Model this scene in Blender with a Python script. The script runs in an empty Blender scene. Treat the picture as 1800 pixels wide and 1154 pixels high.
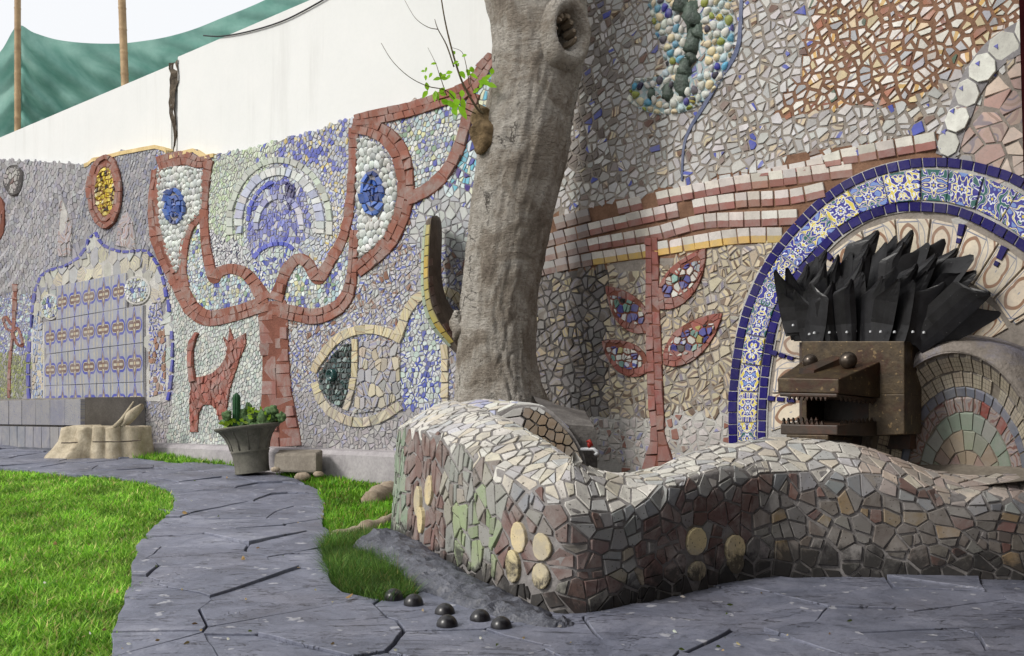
import bpy, math, random
import numpy as np
from mathutils import Vector, kdtree, noise as mnoise

random.seed(7)
rng = np.random.default_rng(7)
R = math.radians
SC = bpy.context.scene
COL = SC.collection

# ------------------------------------------------------------------ camera, sky, sun, exposure
F, CX, HY, H = 1800.0, 900.0, 730.0, 0.75
cam = bpy.data.cameras.new('camera')
cam.sensor_width = 36; cam.lens = 36
cam.shift_y = (HY - 577) / 1800.0
cam.clip_start = 0.05; cam.clip_end = 3000
camo = bpy.data.objects.new('camera', cam); COL.objects.link(camo)
camo.location = (0, 0, H); camo.rotation_euler = (R(90), 0, 0)
SC.camera = camo

SUN_DIR = Vector((-0.90, -0.46, 0.80)).normalized()      # towards the sun
w = bpy.data.worlds.new('World'); SC.world = w; w.use_nodes = True
nt = w.node_tree; bg = nt.nodes['Background']
sky = nt.nodes.new('ShaderNodeTexSky'); sky.sky_type = 'NISHITA'; sky.sun_disc = False
sky.sun_elevation = math.asin(SUN_DIR.z)
sky.sun_rotation = math.atan2(SUN_DIR.x, SUN_DIR.y)
sky.air_density = 1.4; sky.dust_density = 6.0; sky.ozone_density = 1.0
hs = nt.nodes.new('ShaderNodeHueSaturation'); hs.inputs['Saturation'].default_value = 0.35
nt.links.new(sky.outputs[0], hs.inputs['Color'])
veil = nt.nodes.new('ShaderNodeMix'); veil.data_type = 'RGBA'; veil.inputs['Factor'].default_value = 0.75      # even, bright cloud cover
nt.links.new(hs.outputs[0], veil.inputs['A']); veil.inputs['B'].default_value = (8.4, 8.5, 8.7, 1)
nt.links.new(veil.outputs['Result'], bg.inputs[0])
bg.inputs[1].default_value = 0.098
sl = bpy.data.lights.new('sun', 'SUN'); sl.energy = 1.5; sl.angle = R(11); sl.color = (1, 0.965, 0.91)
so = bpy.data.objects.new('sun', sl); COL.objects.link(so)
so.rotation_euler = SUN_DIR.to_track_quat('Z', 'Y').to_euler()
SC.view_settings.view_transform = 'Standard'; SC.view_settings.look = 'None'
SC.view_settings.gamma = 1.0; SC.view_settings.use_curve_mapping = False
SC.view_settings.exposure = 0.46

# ------------------------------------------------------------------ the place's own frames
def P(x, y, Y):                                   # a point seen at (x, y) that stands at depth Y
    return Vector(((x - CX) / F * Y, Y, H + (HY - y) / F * Y))
def pix(p):
    return (CX + F * p[0] / p[1], HY - F * (p[2] - H) / p[1])
GC, GK = -0.28, 0.06                              # the garden rises gently away from the camera
def gz(Y): return GC + GK * Y
def G(x, y):
    Y = (H - GC) / ((y - HY) / F + GK)
    return Vector(((x - CX) / F * Y, Y, gz(Y)))
EU = Vector((0.7514, -0.6598, 0)); EN = Vector((-0.6598, -0.7514, 0)); WO = Vector((0, 7.44, 0))
def W(x, y, d=0.0):                               # pixel -> (u, v) on the wall plane shifted d towards the garden
    a = (x - CX) / F
    u = (a * (7.44 - 0.7514 * d) + 0.6598 * d) / (0.7514 + 0.6598 * a)
    Y = 7.44 - 0.6598 * u - 0.7514 * d
    return (u, H + (HY - y) / F * Y)
def relief(u, v):
    r = 0.022 * mnoise.noise((u * 0.9, v * 0.9, 3.1)) + 0.010 * mnoise.noise((u * 2.6, v * 2.6, 9.0))
    vth = 2.95 if u > -7.7 else 2.15 if u < -8.15 else 2.15 + 0.8 * (u + 8.15) / 0.45
    if u < -5.9 and v > vth:                        # rippled relief, swept like folds of cloth
        k = min(1, (-5.9 - u) / 0.6) * min(1, (v - vth) / 0.25)
        ph = math.hypot((u + 9.9) * 0.75, v - 4.1) + 0.10 * mnoise.noise((u * 0.8, v * 0.8, 2))
        r += 0.045 * k * (1 - 2 * abs(((ph / 0.19) % 1) - 0.5)) * (0.7 + 0.6 * mnoise.noise((u * 1.5, v * 1.5, 7)))
    return r
def wall(u, v, d=0.0):
    d += relief(u, v)
    return Vector((0.7514 * u - 0.6598 * d, 7.44 - 0.6598 * u - 0.7514 * d, v))
def wallflat(u, v, d=0.0):
    return Vector((0.7514 * u - 0.6598 * d, 7.44 - 0.6598 * u - 0.7514 * d, v))

# ------------------------------------------------------------------ helpers
def lin(c):
    c /= 255.0
    return c / 12.92 if c <= 0.04045 else ((c + 0.055) / 1.055) ** 2.4
def C(r, g, b): return (lin(r), lin(g), lin(b))
def J(c, a=0.12):
    k = 1 + random.uniform(-a, a)
    return tuple(max(0.0, min(0.95, x * k * (1 + random.uniform(-a, a) * 0.25))) for x in c)

def mesh_obj(name, verts, faces, mat, parent=None, smooth=False, uvs=None, attrs=None, loc=None):
    me = bpy.data.meshes.new(name)
    if loc is not None: verts = [(v[0] - loc[0], v[1] - loc[1], v[2] - loc[2]) for v in verts]
    me.from_pydata([tuple(v) for v in verts], [], faces)
    if mat is not None: me.materials.append(M[mat] if isinstance(mat, str) else mat)
    if smooth: me.polygons.foreach_set('use_smooth', [True] * len(me.polygons))
    if uvs is not None:
        l = me.uv_layers.new(name='UVMap')
        vi = np.zeros(len(me.loops), dtype=np.int32); me.loops.foreach_get('vertex_index', vi)
        l.data.foreach_set('uv', np.asarray(uvs, dtype=np.float32)[vi].ravel())
    if attrs:
        for k, vals in attrs.items():
            a = me.attributes.new(k, 'FLOAT_COLOR', 'POINT')
            a.data.foreach_set('color', np.asarray(vals, dtype=np.float32).ravel())
    o = bpy.data.objects.new(name, me); COL.objects.link(o)
    if loc is not None: o.location = loc
    if parent is not None: o.parent = parent
    return o
def np_mesh(name, V, nper_faces, mat, parent=None, attrs=None, smooth=False):
    """V (n,3); nper_faces: list of (k, array (m,k))"""
    me = bpy.data.meshes.new(name)
    me.vertices.add(len(V)); me.vertices.foreach_set('co', np.asarray(V, dtype=np.float32).ravel())
    loops = np.concatenate([f.ravel() for f in nper_faces]).astype(np.int32)
    counts = np.concatenate([np.full(len(f), f.shape[1]) for f in nper_faces])
    starts = np.concatenate([[0], np.cumsum(counts)[:-1]]).astype(np.int32)
    me.loops.add(len(loops)); me.loops.foreach_set('vertex_index', loops)
    me.polygons.add(len(counts)); me.polygons.foreach_set('loop_start', starts)
    me.update(calc_edges=True); me.validate()
    if smooth: me.polygons.foreach_set('use_smooth', [True] * len(me.polygons))
    me.materials.append(M[mat])
    if attrs:
        for k, vals in attrs.items():
            a = me.attributes.new(k, 'FLOAT_COLOR', 'POINT')
            a.data.foreach_set('color', np.asarray(vals, dtype=np.float32).ravel())
    o = bpy.data.objects.new(name, me); COL.objects.link(o)
    if parent is not None: o.parent = parent
    return o
def empty(name, loc=(0, 0, 0)):
    o = bpy.data.objects.new(name, None); COL.objects.link(o); o.location = loc
    o.empty_display_size = 0.1
    return o
def tag(o, label, cat, group=None):
    o['label'] = label; o['category'] = cat
    if group: o['group'] = group
    return o
def kind(o, k): o['kind'] = k; return o
def under(o, root):                                # parent keeping the world position (roots are unrotated)
    o.parent = root; o.location = Vector(o.location) - Vector(root.location); return o

def catmull(pts, n=8, closed=False):
    out = []; N = len(pts); dim = len(pts[0])
    segs = N if closed else N - 1
    for i in range(segs):
        if closed: p0, p1, p2, p3 = pts[(i - 1) % N], pts[i], pts[(i + 1) % N], pts[(i + 2) % N]
        else: p0, p1, p2, p3 = pts[max(i - 1, 0)], pts[i], pts[i + 1], pts[min(i + 2, N - 1)]
        for k in range(n):
            t = k / n; t2 = t * t; t3 = t2 * t
            out.append(tuple(0.5 * (2 * p1[j] + (p2[j] - p0[j]) * t + (2 * p0[j] - 5 * p1[j] + 4 * p2[j] - p3[j]) * t2
                             + (3 * p1[j] - p0[j] - 3 * p2[j] + p3[j]) * t3) for j in range(dim)))
    if not closed: out.append(tuple(pts[-1]))
    return out
def interp(tab, x):
    if x <= tab[0][0]: return tab[0][1]
    for (a, b), (c, d) in zip(tab, tab[1:]):
        if x <= c: return b + (d - b) * (x - a) / (c - a)
    return tab[-1][1]
def pip(p, poly):
    x, y = p; r = False; j = len(poly) - 1
    for i in range(len(poly)):
        xi, yi = poly[i]; xj, yj = poly[j]
        if (yi > y) != (yj > y) and x < (xj - xi) * (y - yi) / (yj - yi) + xi: r = not r
        j = i
    return r
def np_pip(X, Y, poly):
    r = np.zeros(len(X), bool); j = len(poly) - 1
    for i in range(len(poly)):
        xi, yi = poly[i]; xj, yj = poly[j]
        if yi != yj:
            c = ((yi > Y) != (yj > Y)) & (X < (xj - xi) * (Y - yi) / (yj - yi) + xi); r ^= c
        j = i
    return r
def area(p):
    return 0.5 * sum(p[i - 1][0] * p[i][1] - p[i][0] * p[i - 1][1] for i in range(len(p)))
def clip(poly, px, py, nx, ny):                    # keep the side where (q-p).n <= 0
    out = []
    for i in range(len(poly)):
        a, b = poly[i - 1], poly[i]
        da = (a[0] - px) * nx + (a[1] - py) * ny; db = (b[0] - px) * nx + (b[1] - py) * ny
        if (da <= 0) != (db <= 0):
            t = da / (da - db); out.append((a[0] + (b[0] - a[0]) * t, a[1] + (b[1] - a[1]) * t))
        if db <= 0: out.append(b)
    return out
def voronoi(pts, nn=16, ext=0.5, subject=None, scale=(1, 1)):
    kd = kdtree.KDTree(len(pts))
    for i, p in enumerate(pts): kd.insert((p[0] * scale[0], p[1] * scale[1], 0), i)
    kd.balance(); cells = []
    s0, s1 = scale[0] ** 2, scale[1] ** 2
    for i, p in enumerate(pts):
        poly = list(subject) if subject else [(p[0] - ext, p[1] - ext), (p[0] + ext, p[1] - ext), (p[0] + ext, p[1] + ext), (p[0] - ext, p[1] + ext)]
        for co, k, dist in kd.find_n((p[0] * scale[0], p[1] * scale[1], 0), nn + 1):
            if k == i: continue
            q = pts[k]
            poly = clip(poly, (p[0] + q[0]) / 2, (p[1] + q[1]) / 2, (q[0] - p[0]) * s0, (q[1] - p[1]) * s1)
            if len(poly) < 3: break
        cells.append(poly if len(poly) >= 3 else None)
    return cells
def shatter(c, prob=0.4, minarea=0.0016):
    """break a cell along a straight line, the way a dropped tile breaks"""
    if random.random() > prob or abs(area(c)) < minarea: return [c]
    n = len(c); cx = sum(p[0] for p in c) / n; cy = sum(p[1] for p in c) / n
    a = random.uniform(0, 6.28); r = math.sqrt(abs(area(c))) * random.uniform(0, 0.15)
    px, py, nx, ny = cx + r * math.cos(a), cy + r * math.sin(a), math.cos(a), math.sin(a)
    out = [clip(c, px, py, nx, ny), clip(c, px, py, -nx, -ny)]
    return [q for q in out if len(q) >= 3]
def break_up(c, target, out, depth=0, rot=0.0, wild=0.22):
    """keep breaking a piece across its longer side until it is tile-sized; cuts roughly follow the courses (rot)"""
    A = abs(area(c))
    if depth > 5 or A < target * random.uniform(0.7, 1.9): out.append(c); return
    n = len(c); cx = sum(p[0] for p in c) / n; cy = sum(p[1] for p in c) / n
    ca, sa = math.cos(rot), math.sin(rot)
    e0 = [p[0] * ca + p[1] * sa for p in c]; e1 = [-p[0] * sa + p[1] * ca for p in c]
    a = rot + (0 if max(e0) - min(e0) > (max(e1) - min(e1)) * 1.05 else math.pi / 2) + random.gauss(0, wild); k = math.sqrt(A) * random.uniform(-0.14, 0.14)
    nx, ny = math.cos(a), math.sin(a); px, py = cx + nx * k, cy + ny * k
    for q in (clip(c, px, py, nx, ny), clip(c, px, py, -nx, -ny)):
        if len(q) >= 3 and abs(area(q)) > target * 0.12: break_up(q, target, out, depth + 1, rot, wild)
def hexgrid(x0, x1, y0, y1, su, sv, rot=0.0, jit=0.3, stag=0.5):
    cx, cy = (x0 + x1) / 2, (y0 + y1) / 2; r = math.hypot(x1 - x0, y1 - y0) / 2
    c, s = math.cos(rot), math.sin(rot); out = []
    nu, nv = int(r / su) + 2, int(r / sv) + 2
    for j in range(-nv, nv + 1):
        for i in range(-nu, nu + 1):
            a = (i + stag * (j % 2) + random.uniform(-jit, jit)) * su; b = (j + random.uniform(-jit, jit)) * sv
            x, y = cx + a * c - b * s, cy + a * s + b * c
            if x0 <= x <= x1 and y0 <= y <= y1: out.append((x, y))
    return out

# ------------------------------------------------------------------ materials
M = {}
def new_mat(name, rough=0.7, spec=0.4):
    m = bpy.data.materials.new(name); m.use_nodes = True
    b = m.node_tree.nodes['Principled BSDF']
    b.inputs['Roughness'].default_value = rough; b.inputs['Specular IOR Level'].default_value = spec
    M[name] = m
    return m, m.node_tree, b
def node(t, typ, **kw):
    n = t.nodes.new(typ)
    for k, v in kw.items():
        if k in n.inputs: n.inputs[k].default_value = v
        else: setattr(n, k, v)
    return n
def texco(t, out='Object'):
    return t.nodes.new('ShaderNodeTexCoord').outputs[out]
def pos(t): return t.nodes.new('ShaderNodeNewGeometry').outputs['Position']
def noise_n(t, vec, scale, detail=4, rough=0.6, dist=0.0):
    n = node(t, 'ShaderNodeTexNoise'); n.inputs['Scale'].default_value = scale
    n.inputs['Detail'].default_value = detail; n.inputs['Roughness'].default_value = rough; n.inputs['Distortion'].default_value = dist
    t.links.new(vec, n.inputs['Vector']); return n
def ramp(t, fac, stops, interp_='LINEAR'):
    n = t.nodes.new('ShaderNodeValToRGB'); n.color_ramp.interpolation = interp_
    e = n.color_ramp.elements
    while len(e) < len(stops): e.new(0.5)
    for el, (p, c) in zip(e, stops): el.position = p; el.color = (*c, 1) if len(c) == 3 else c
    t.links.new(fac, n.inputs[0]); return n.outputs[0]
def mix(t, fac, a, b, mode='MIX'):
    n = t.nodes.new('ShaderNodeMix'); n.data_type = 'RGBA'; n.blend_type = mode
    for s, v in ((n.inputs['Factor'], fac), (n.inputs['A'], a), (n.inputs['B'], b)):
        if isinstance(v, (int, float)): s.default_value = v
        elif isinstance(v, tuple): s.default_value = (*v, 1)
        else: t.links.new(v, s)
    return n.outputs['Result']
def mth(t, op, a, b=None, c=None):
    n = t.nodes.new('ShaderNodeMath'); n.operation = op
    for i, v in enumerate((a, b, c)):
        if v is None: continue
        if isinstance(v, (int, float)): n.inputs[i].default_value = v
        else: t.links.new(v, n.inputs[i])
    return n.outputs[0]
def bump(t, b, h, strength=0.4, dist=0.01):
    n = t.nodes.new('ShaderNodeBump'); n.inputs['Strength'].default_value = strength; n.inputs['Distance'].default_value = dist
    t.links.new(h, n.inputs['Height']); t.links.new(n.outputs[0], b.inputs['Normal'])
def attr(t, name):
    n = t.nodes.new('ShaderNodeAttribute'); n.attribute_name = name; return n.outputs['Color']
GREY = (0.5, 0.5, 0.5)

def surface(name, c1, c2, scale=6.0, rough=0.85, bumps=0.5, bdist=0.01, spots=None, fine=60.0, spec=0.3, c3=None, grain=0.45):
    """two-tone weathered matter: broad mottling, fine grain, optional dark pits"""
    m, t, b = new_mat(name, rough, spec)
    v = pos(t)
    n1 = noise_n(t, v, scale, 6, 0.65); n2 = noise_n(t, v, fine, 4, 0.7)
    col = ramp(t, n1.outputs[0], [(0.32, c1), (0.68, c2)])
    col = mix(t, ramp(t, n2.outputs[0], [(0.4, (0, 0, 0)), (0.75, (grain,) * 3)]), col, tuple(x * 0.55 for x in c1))
    if c3 is not None:
        n3 = noise_n(t, v, scale * 0.4, 5, 0.7, 0.5)
        col = mix(t, ramp(t, n3.outputs[0], [(0.52, (0, 0, 0)), (0.66, (1, 1, 1))]), col, c3)
    if spots is not None:
        n4 = noise_n(t, v, spots[0], 2, 0.5)
        col = mix(t, ramp(t, n4.outputs[0], [(spots[1], (0, 0, 0)), (spots[1] + 0.02, (1, 1, 1))]), col, spots[2])
    t.links.new(col, b.inputs['Base Color'])
    h = mth(t, 'ADD', n1.outputs[0], mth(t, 'MULTIPLY', n2.outputs[0], 0.35))
    bump(t, b, h, bumps, bdist)
    return m

surface('mortar', C(128, 126, 130), C(160, 157, 158), 5, 0.95, 0.8, 0.012)
surface('mortar_warm', C(132, 125, 118), C(168, 160, 151), 6, 0.95, 0.8, 0.012)
surface('mortar_red', C(114, 72, 60), C(138, 89, 75), 7, 0.95, 0.8, 0.012)
surface('mortar_brown', C(112, 84, 67), C(150, 116, 94), 7, 0.95, 0.8, 0.012)
surface('mortar_pale', C(170, 168, 164), C(205, 203, 198), 7, 0.95, 0.8, 0.012)
surface('mortar_aqua', C(140, 165, 172), C(185, 200, 200), 9, 0.9, 0.8, 0.012)
surface('plaster', C(220, 222, 220), C(226, 227, 225), 1.4, 0.9, 0.10, 0.004, fine=25, grain=0.05)
t = M['plaster'].node_tree; b = t.nodes['Principled BSDF']; old = b.inputs['Base Color'].links[0].from_socket      # faint run-off streaks and roller patches
mpl = node(t, 'ShaderNodeMapping'); mpl.inputs['Scale'].default_value = (1, 1, 0.07); t.links.new(pos(t), mpl.inputs[0])
ns = noise_n(t, mpl.outputs[0], 5.0, 6, 0.7); np2 = noise_n(t, pos(t), 0.8, 3)
cst = mix(t, mth(t, 'MULTIPLY', ramp(t, ns.outputs[0], [(0.52, (0, 0, 0)), (0.75, (1, 1, 1))]), ramp(t, np2.outputs[0], [(0.42, (0, 0, 0)), (0.7, (0.6, 0.6, 0.6))])), old, C(188, 188, 184))
t.links.new(cst, b.inputs['Base Color'])
surface('ochre_paint', C(205, 180, 125), C(228, 205, 155), 8, 0.9, 0.6, 0.01)
surface('kerb_concrete', C(150, 145, 148), C(182, 177, 178), 4, 0.95, 0.6, 0.01, fine=40)
surface('concrete', C(112, 104, 94), C(150, 142, 130), 6, 0.95, 0.7, 0.008, fine=50)
surface('pot_concrete', C(92, 90, 82), C(122, 119, 109), 9, 0.95, 0.5, 0.005, spots=(70, 0.70, C(60, 58, 52)))
surface('soil', C(70, 56, 44), C(120, 102, 84), 9, 1.0, 1.0, 0.02, fine=70)
surface('root_wood', C(140, 124, 106), C(182, 168, 148), 10, 0.95, 0.9, 0.015)
surface('stump_wood', C(160, 147, 124), C(204, 192, 168), 9, 0.9, 0.8, 0.015)
surface('weathered_wood', C(86, 82, 80), C(132, 128, 124), 7, 0.95, 0.9, 0.012)
surface('rust_steel', C(54, 44, 33), C(94, 79, 56), 16, 0.5, 0.6, 0.005, c3=C(64, 40, 28), spec=0.5, spots=(38, 0.66, C(120, 100, 70)))
M['rust_steel'].node_tree.nodes['Principled BSDF'].inputs['Metallic'].default_value = 0.35
surface('dark_steel', C(46, 38, 32), C(74, 60, 48), 9, 0.5, 0.4, 0.004, c3=C(82, 50, 34), spec=0.5)
surface('polished_knob', C(70, 62, 56), C(104, 94, 84), 20, 0.28, 0.1, 0.002, spec=0.6)
M['polished_knob'].node_tree.nodes['Principled BSDF'].inputs['Metallic'].default_value = 0.7
surface('leather', C(18, 18, 20), C(38, 38, 41), 12, 0.36, 0.4, 0.003, spec=0.45, spots=(90, 0.735, C(95, 95, 95)))
surface('slate_lump', C(60, 62, 71), C(98, 100, 110), 8, 0.42, 0.9, 0.02, spec=0.5, fine=30)
surface('ball_steel', C(22, 20, 24), C(36, 34, 38), 15, 0.32, 0.15, 0.002, spec=0.6)
surface('maroon_paint', C(62, 18, 24), C(78, 26, 32), 8, 0.5, 0.1, 0.003)
surface('green_cactus', C(24, 62, 36), C(44, 90, 52), 14, 0.6, 0.3, 0.003)
surface('olive_cactus', C(56, 84, 46), C(104, 130, 84), 40, 0.7, 0.8, 0.006, fine=120)
surface('twig', C(70, 60, 46), C(104, 92, 66), 20, 0.85, 0.3, 0.003)
surface('brown_litter', C(120, 88, 54), C(196, 168, 124), 14, 0.9, 0.3, 0.004)
surface('galvanised', C(170, 172, 176), C(206, 208, 210), 20, 0.35, 0.1, 0.002, spec=0.6)
surface('red_valve', C(140, 34, 26), C(170, 48, 36), 20, 0.5, 0.1, 0.002)
surface('black_wire', C(28, 28, 30), C(40, 40, 42), 10, 0.6, 0.1, 0.002)
surface('crack_dark', C(58, 52, 46), C(120, 108, 94), 12, 1.0, 1.0, 0.03)
surface('bottle_glass', C(28, 58, 58), C(50, 90, 88), 20, 0.12, 0.05, 0.002, spec=0.7)
surface('jade_rock', C(48, 60, 52), C(96, 112, 100), 14, 0.35, 0.8, 0.02, spec=0.5)
surface('dark_mortar', C(58, 56, 56), C(104, 100, 98), 5, 0.95, 0.8, 0.012)  # bed of the dark eyes, and of the painted trunk shade

def tile_mat(name, pattern=None, rough=0.38, dirt=0.35, mould=False):
    m, t, b = new_mat(name, rough, 0.4)
    v = pos(t); c1 = attr(t, 'Col'); c2 = attr(t, 'Col2')
    uv = t.nodes.new('ShaderNodeUVMap').outputs[0]
    col = c1
    if pattern == 'stripe':
        sx = t.nodes.new('ShaderNodeSeparateXYZ'); t.links.new(uv, sx.inputs[0])
        n = noise_n(t, uv, 20, 2)
        f = mth(t, 'FRACT', mth(t, 'ADD', mth(t, 'MULTIPLY', sx.outputs[0], 17.0), mth(t, 'MULTIPLY', n.outputs[0], 0.25)))
        k1 = mth(t, 'LESS_THAN', f, 0.36)
        k2 = mth(t, 'MULTIPLY', mth(t, 'GREATER_THAN', f, 0.52), mth(t, 'LESS_THAN', f, 0.62))
        col = mix(t, k1, c1, c2)
        col = mix(t, mth(t, 'MULTIPLY', k2, 0.8), col, C(126, 98, 84))
    if pattern == 'swirl':
        wv = node(t, 'ShaderNodeTexWave', wave_type='RINGS', rings_direction='SPHERICAL', wave_profile='TRI'); wv.inputs['Scale'].default_value = 4.2
        wv.inputs['Distortion'].default_value = 7; wv.inputs['Detail'].default_value = 0.6; wv.inputs['Detail Scale'].default_value = 2.0
        t.links.new(uv, wv.inputs['Vector'])
        col = mix(t, ramp(t, wv.outputs[1], [(0.70, (0, 0, 0)), (0.75, (1, 1, 1))]), c1, c2)
        col = mix(t, ramp(t, wv.outputs[1], [(0.10, (0.7, 0.7, 0.7)), (0.17, (0, 0, 0))]), col, C(120, 118, 140))
    if pattern == 'speck':
        vo = node(t, 'ShaderNodeTexVoronoi'); vo.inputs['Scale'].default_value = 46
        t.links.new(uv, vo.inputs['Vector'])
        sx = t.nodes.new('ShaderNodeSeparateColor'); t.links.new(vo.outputs['Color'], sx.inputs[0])
        pal = ramp(t, sx.outputs[0], [(0, C(208, 212, 208)), (0.30, C(176, 196, 200)), (0.46, C(92, 102, 178)), (0.60, C(222, 222, 214)),
                                      (0.74, C(206, 200, 150)), (0.82, C(140, 170, 160)), (0.9, C(52, 60, 140))], 'CONSTANT')
        col = mix(t, 0.75, c1, pal)
        vd = node(t, 'ShaderNodeTexVoronoi', feature='DISTANCE_TO_EDGE'); vd.inputs['Scale'].default_value = 46
        t.links.new(uv, vd.inputs['Vector'])
        col = mix(t, ramp(t, vd.outputs['Distance'], [(0.02, (0.8, 0.8, 0.8)), (0.09, (0, 0, 0))]), col, C(150, 150, 148))
    if pattern == 'floral':                              # cobalt arabesque mirrored about the tile's axes, with a rosette
        sv = node(t, 'ShaderNodeVectorMath', operation='SUBTRACT'); sv.inputs[1].default_value = (0.5, 0.5, 0)
        mv = node(t, 'ShaderNodeVectorMath', operation='ABSOLUTE'); t.links.new(uv, sv.inputs[0]); t.links.new(sv.outputs[0], mv.inputs[0])
        av = node(t, 'ShaderNodeVectorMath', operation='ADD'); t.links.new(mv.outputs[0], av.inputs[0])
        of = node(t, 'ShaderNodeVectorMath', operation='SCALE'); of.inputs['Scale'].default_value = 9.0; t.links.new(c1, of.inputs[0]); t.links.new(of.outputs[0], av.inputs[1])
        wv = node(t, 'ShaderNodeTexNoise'); wv.inputs['Scale'].default_value = 2.7; wv.inputs['Detail'].default_value = 0.0; wv.inputs['Distortion'].default_value = 1.6
        t.links.new(av.outputs[0], wv.inputs['Vector'])
        col = ramp(t, wv.outputs[0], [(0, C(30, 98, 92)), (0.30, C(225, 230, 240)), (0.335, C(40, 38, 146)), (0.45, C(232, 236, 242)), (0.49, C(222, 204, 84)), (0.565, C(235, 238, 240)), (0.60, C(40, 42, 150)), (0.72, C(120, 150, 210))], 'CONSTANT')
        sx = t.nodes.new('ShaderNodeSeparateXYZ'); t.links.new(mv.outputs[0], sx.inputs[0])
        rr = mth(t, 'SQRT', mth(t, 'ADD', mth(t, 'POWER', sx.outputs[0], 2.0), mth(t, 'POWER', sx.outputs[1], 2.0)))
        an = mth(t, 'MULTIPLY', mth(t, 'COSINE', mth(t, 'MULTIPLY', mth(t, 'ARCTAN2', sx.outputs[1], sx.outputs[0]), 6.0)), 0.025)
        rs = mth(t, 'ADD', rr, an)
        col = mix(t, mth(t, 'LESS_THAN', rs, 0.15), col, C(232, 236, 242)); col = mix(t, mth(t, 'LESS_THAN', rs, 0.10), col, C(60, 66, 160)); col = mix(t, mth(t, 'LESS_THAN', rr, 0.045), col, C(222, 204, 84))
    if pattern == 'azulejo':
        sx = t.nodes.new('ShaderNodeSeparateXYZ'); t.links.new(uv, sx.inputs[0])
        px = mth(t, 'ABSOLUTE', mth(t, 'SUBTRACT', sx.outputs[0], 0.5)); py = mth(t, 'ABSOLUTE', mth(t, 'SUBTRACT', sx.outputs[1], 0.5))
        cap = mth(t, 'SQRT', mth(t, 'ADD', mth(t, 'POWER', mth(t, 'MAXIMUM', mth(t, 'SUBTRACT', px, 0.26), 0.0), 2.0), mth(t, 'POWER', py, 2.0)))
        dia = mth(t, 'ADD', mth(t, 'MULTIPLY', px, 2.7), mth(t, 'MULTIPLY', py, 1.0))
        d = mth(t, 'MINIMUM', mth(t, 'SUBTRACT', cap, 0.16), mth(t, 'MULTIPLY', mth(t, 'SUBTRACT', dia, 0.46), 0.6))
        lil = mth(t, 'ADD', mth(t, 'MULTIPLY', mth(t, 'ABSOLUTE', mth(t, 'SUBTRACT', px, 0.38)), 4.0), mth(t, 'ABSOLUTE', mth(t, 'SUBTRACT', py, 0.36)))
        col = mix(t, mth(t, 'LESS_THAN', lil, 0.18), c1, C(172, 166, 146))
        col = mix(t, mth(t, 'LESS_THAN', d, 0.015), col, C(180, 174, 156))
        col = mix(t, mth(t, 'MULTIPLY', mth(t, 'LESS_THAN', d, 0.055), mth(t, 'GREATER_THAN', d, -0.018)), col, C(66, 74, 158))
        col = mix(t, mth(t, 'MULTIPLY', mth(t, 'LESS_THAN', d, -0.04), mth(t, 'GREATER_THAN', d, -0.125)), col, C(104, 80, 74))
        rr = mth(t, 'SQRT', mth(t, 'ADD', mth(t, 'POWER', mth(t, 'MULTIPLY', px, 1.15), 2.0), mth(t, 'POWER', py, 2.0)))
        col = mix(t, mth(t, 'LESS_THAN', rr, 0.10), col, C(112, 88, 80))
        col = mix(t, mth(t, 'LESS_THAN', rr, 0.045), col, C(190, 172, 136))
    if pattern == 'curl':                               # cream tile, framed, brown and blue scrollwork
        sx = t.nodes.new('ShaderNodeSeparateXYZ'); t.links.new(uv, sx.inputs[0])
        px = mth(t, 'ABSOLUTE', mth(t, 'SUBTRACT', sx.outputs[0], 0.5)); py = mth(t, 'ABSOLUTE', mth(t, 'SUBTRACT', sx.outputs[1], 0.5))
        mv = node(t, 'ShaderNodeVectorMath', operation='ABSOLUTE')
        sv = node(t, 'ShaderNodeVectorMath', operation='SUBTRACT'); sv.inputs[1].default_value = (0.5, 0.5, 0)
        t.links.new(uv, sv.inputs[0]); t.links.new(sv.outputs[0], mv.inputs[0])
        wv = node(t, 'ShaderNodeTexWave', wave_type='RINGS', rings_direction='SPHERICAL', wave_profile='TRI'); wv.inputs['Scale'].default_value = 0.62
        wv.inputs['Distortion'].default_value = 5.0; wv.inputs['Detail'].default_value = 0.3; wv.inputs['Detail Scale'].default_value = 1.5
        t.links.new(mv.outputs[0], wv.inputs['Vector'])
        col = mix(t, ramp(t, wv.outputs[1], [(0.83, (0, 0, 0)), (0.87, (1, 1, 1))]), c1, C(150, 112, 84))
        col = mix(t, ramp(t, wv.outputs[1], [(0.06, (0.8, 0.8, 0.8)), (0.10, (0, 0, 0))]), col, C(136, 142, 160))
        fr = mth(t, 'MAXIMUM', px, py)
        col = mix(t, mth(t, 'MULTIPLY', mth(t, 'LESS_THAN', fr, 0.42), mth(t, 'GREATER_THAN', fr, 0.395)), col, C(120, 128, 150))
    if pattern == 'halves':                              # white over red glaze, printed in bands
        sx = t.nodes.new('ShaderNodeSeparateXYZ'); t.links.new(uv, sx.inputs[0])
        n = noise_n(t, v, 40, 3)
        yy = mth(t, 'ADD', sx.outputs[1], mth(t, 'MULTIPLY', mth(t, 'SUBTRACT', n.outputs[0], 0.5), 0.10))
        col = mix(t, mth(t, 'LESS_THAN', yy, 0.47), c1, c2)
    if pattern == 'grid':
        sx = t.nodes.new('ShaderNodeSeparateXYZ'); t.links.new(uv, sx.inputs[0])
        a = mth(t, 'FRACT', mth(t, 'MULTIPLY', sx.outputs[0], 3.0)); c = mth(t, 'FRACT', mth(t, 'MULTIPLY', sx.outputs[1], 3.0))
        k = mth(t, 'MAXIMUM', mth(t, 'LESS_THAN', a, 0.11), mth(t, 'LESS_THAN', c, 0.11))
        col = mix(t, k, c1, C(100, 92, 84))
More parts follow.
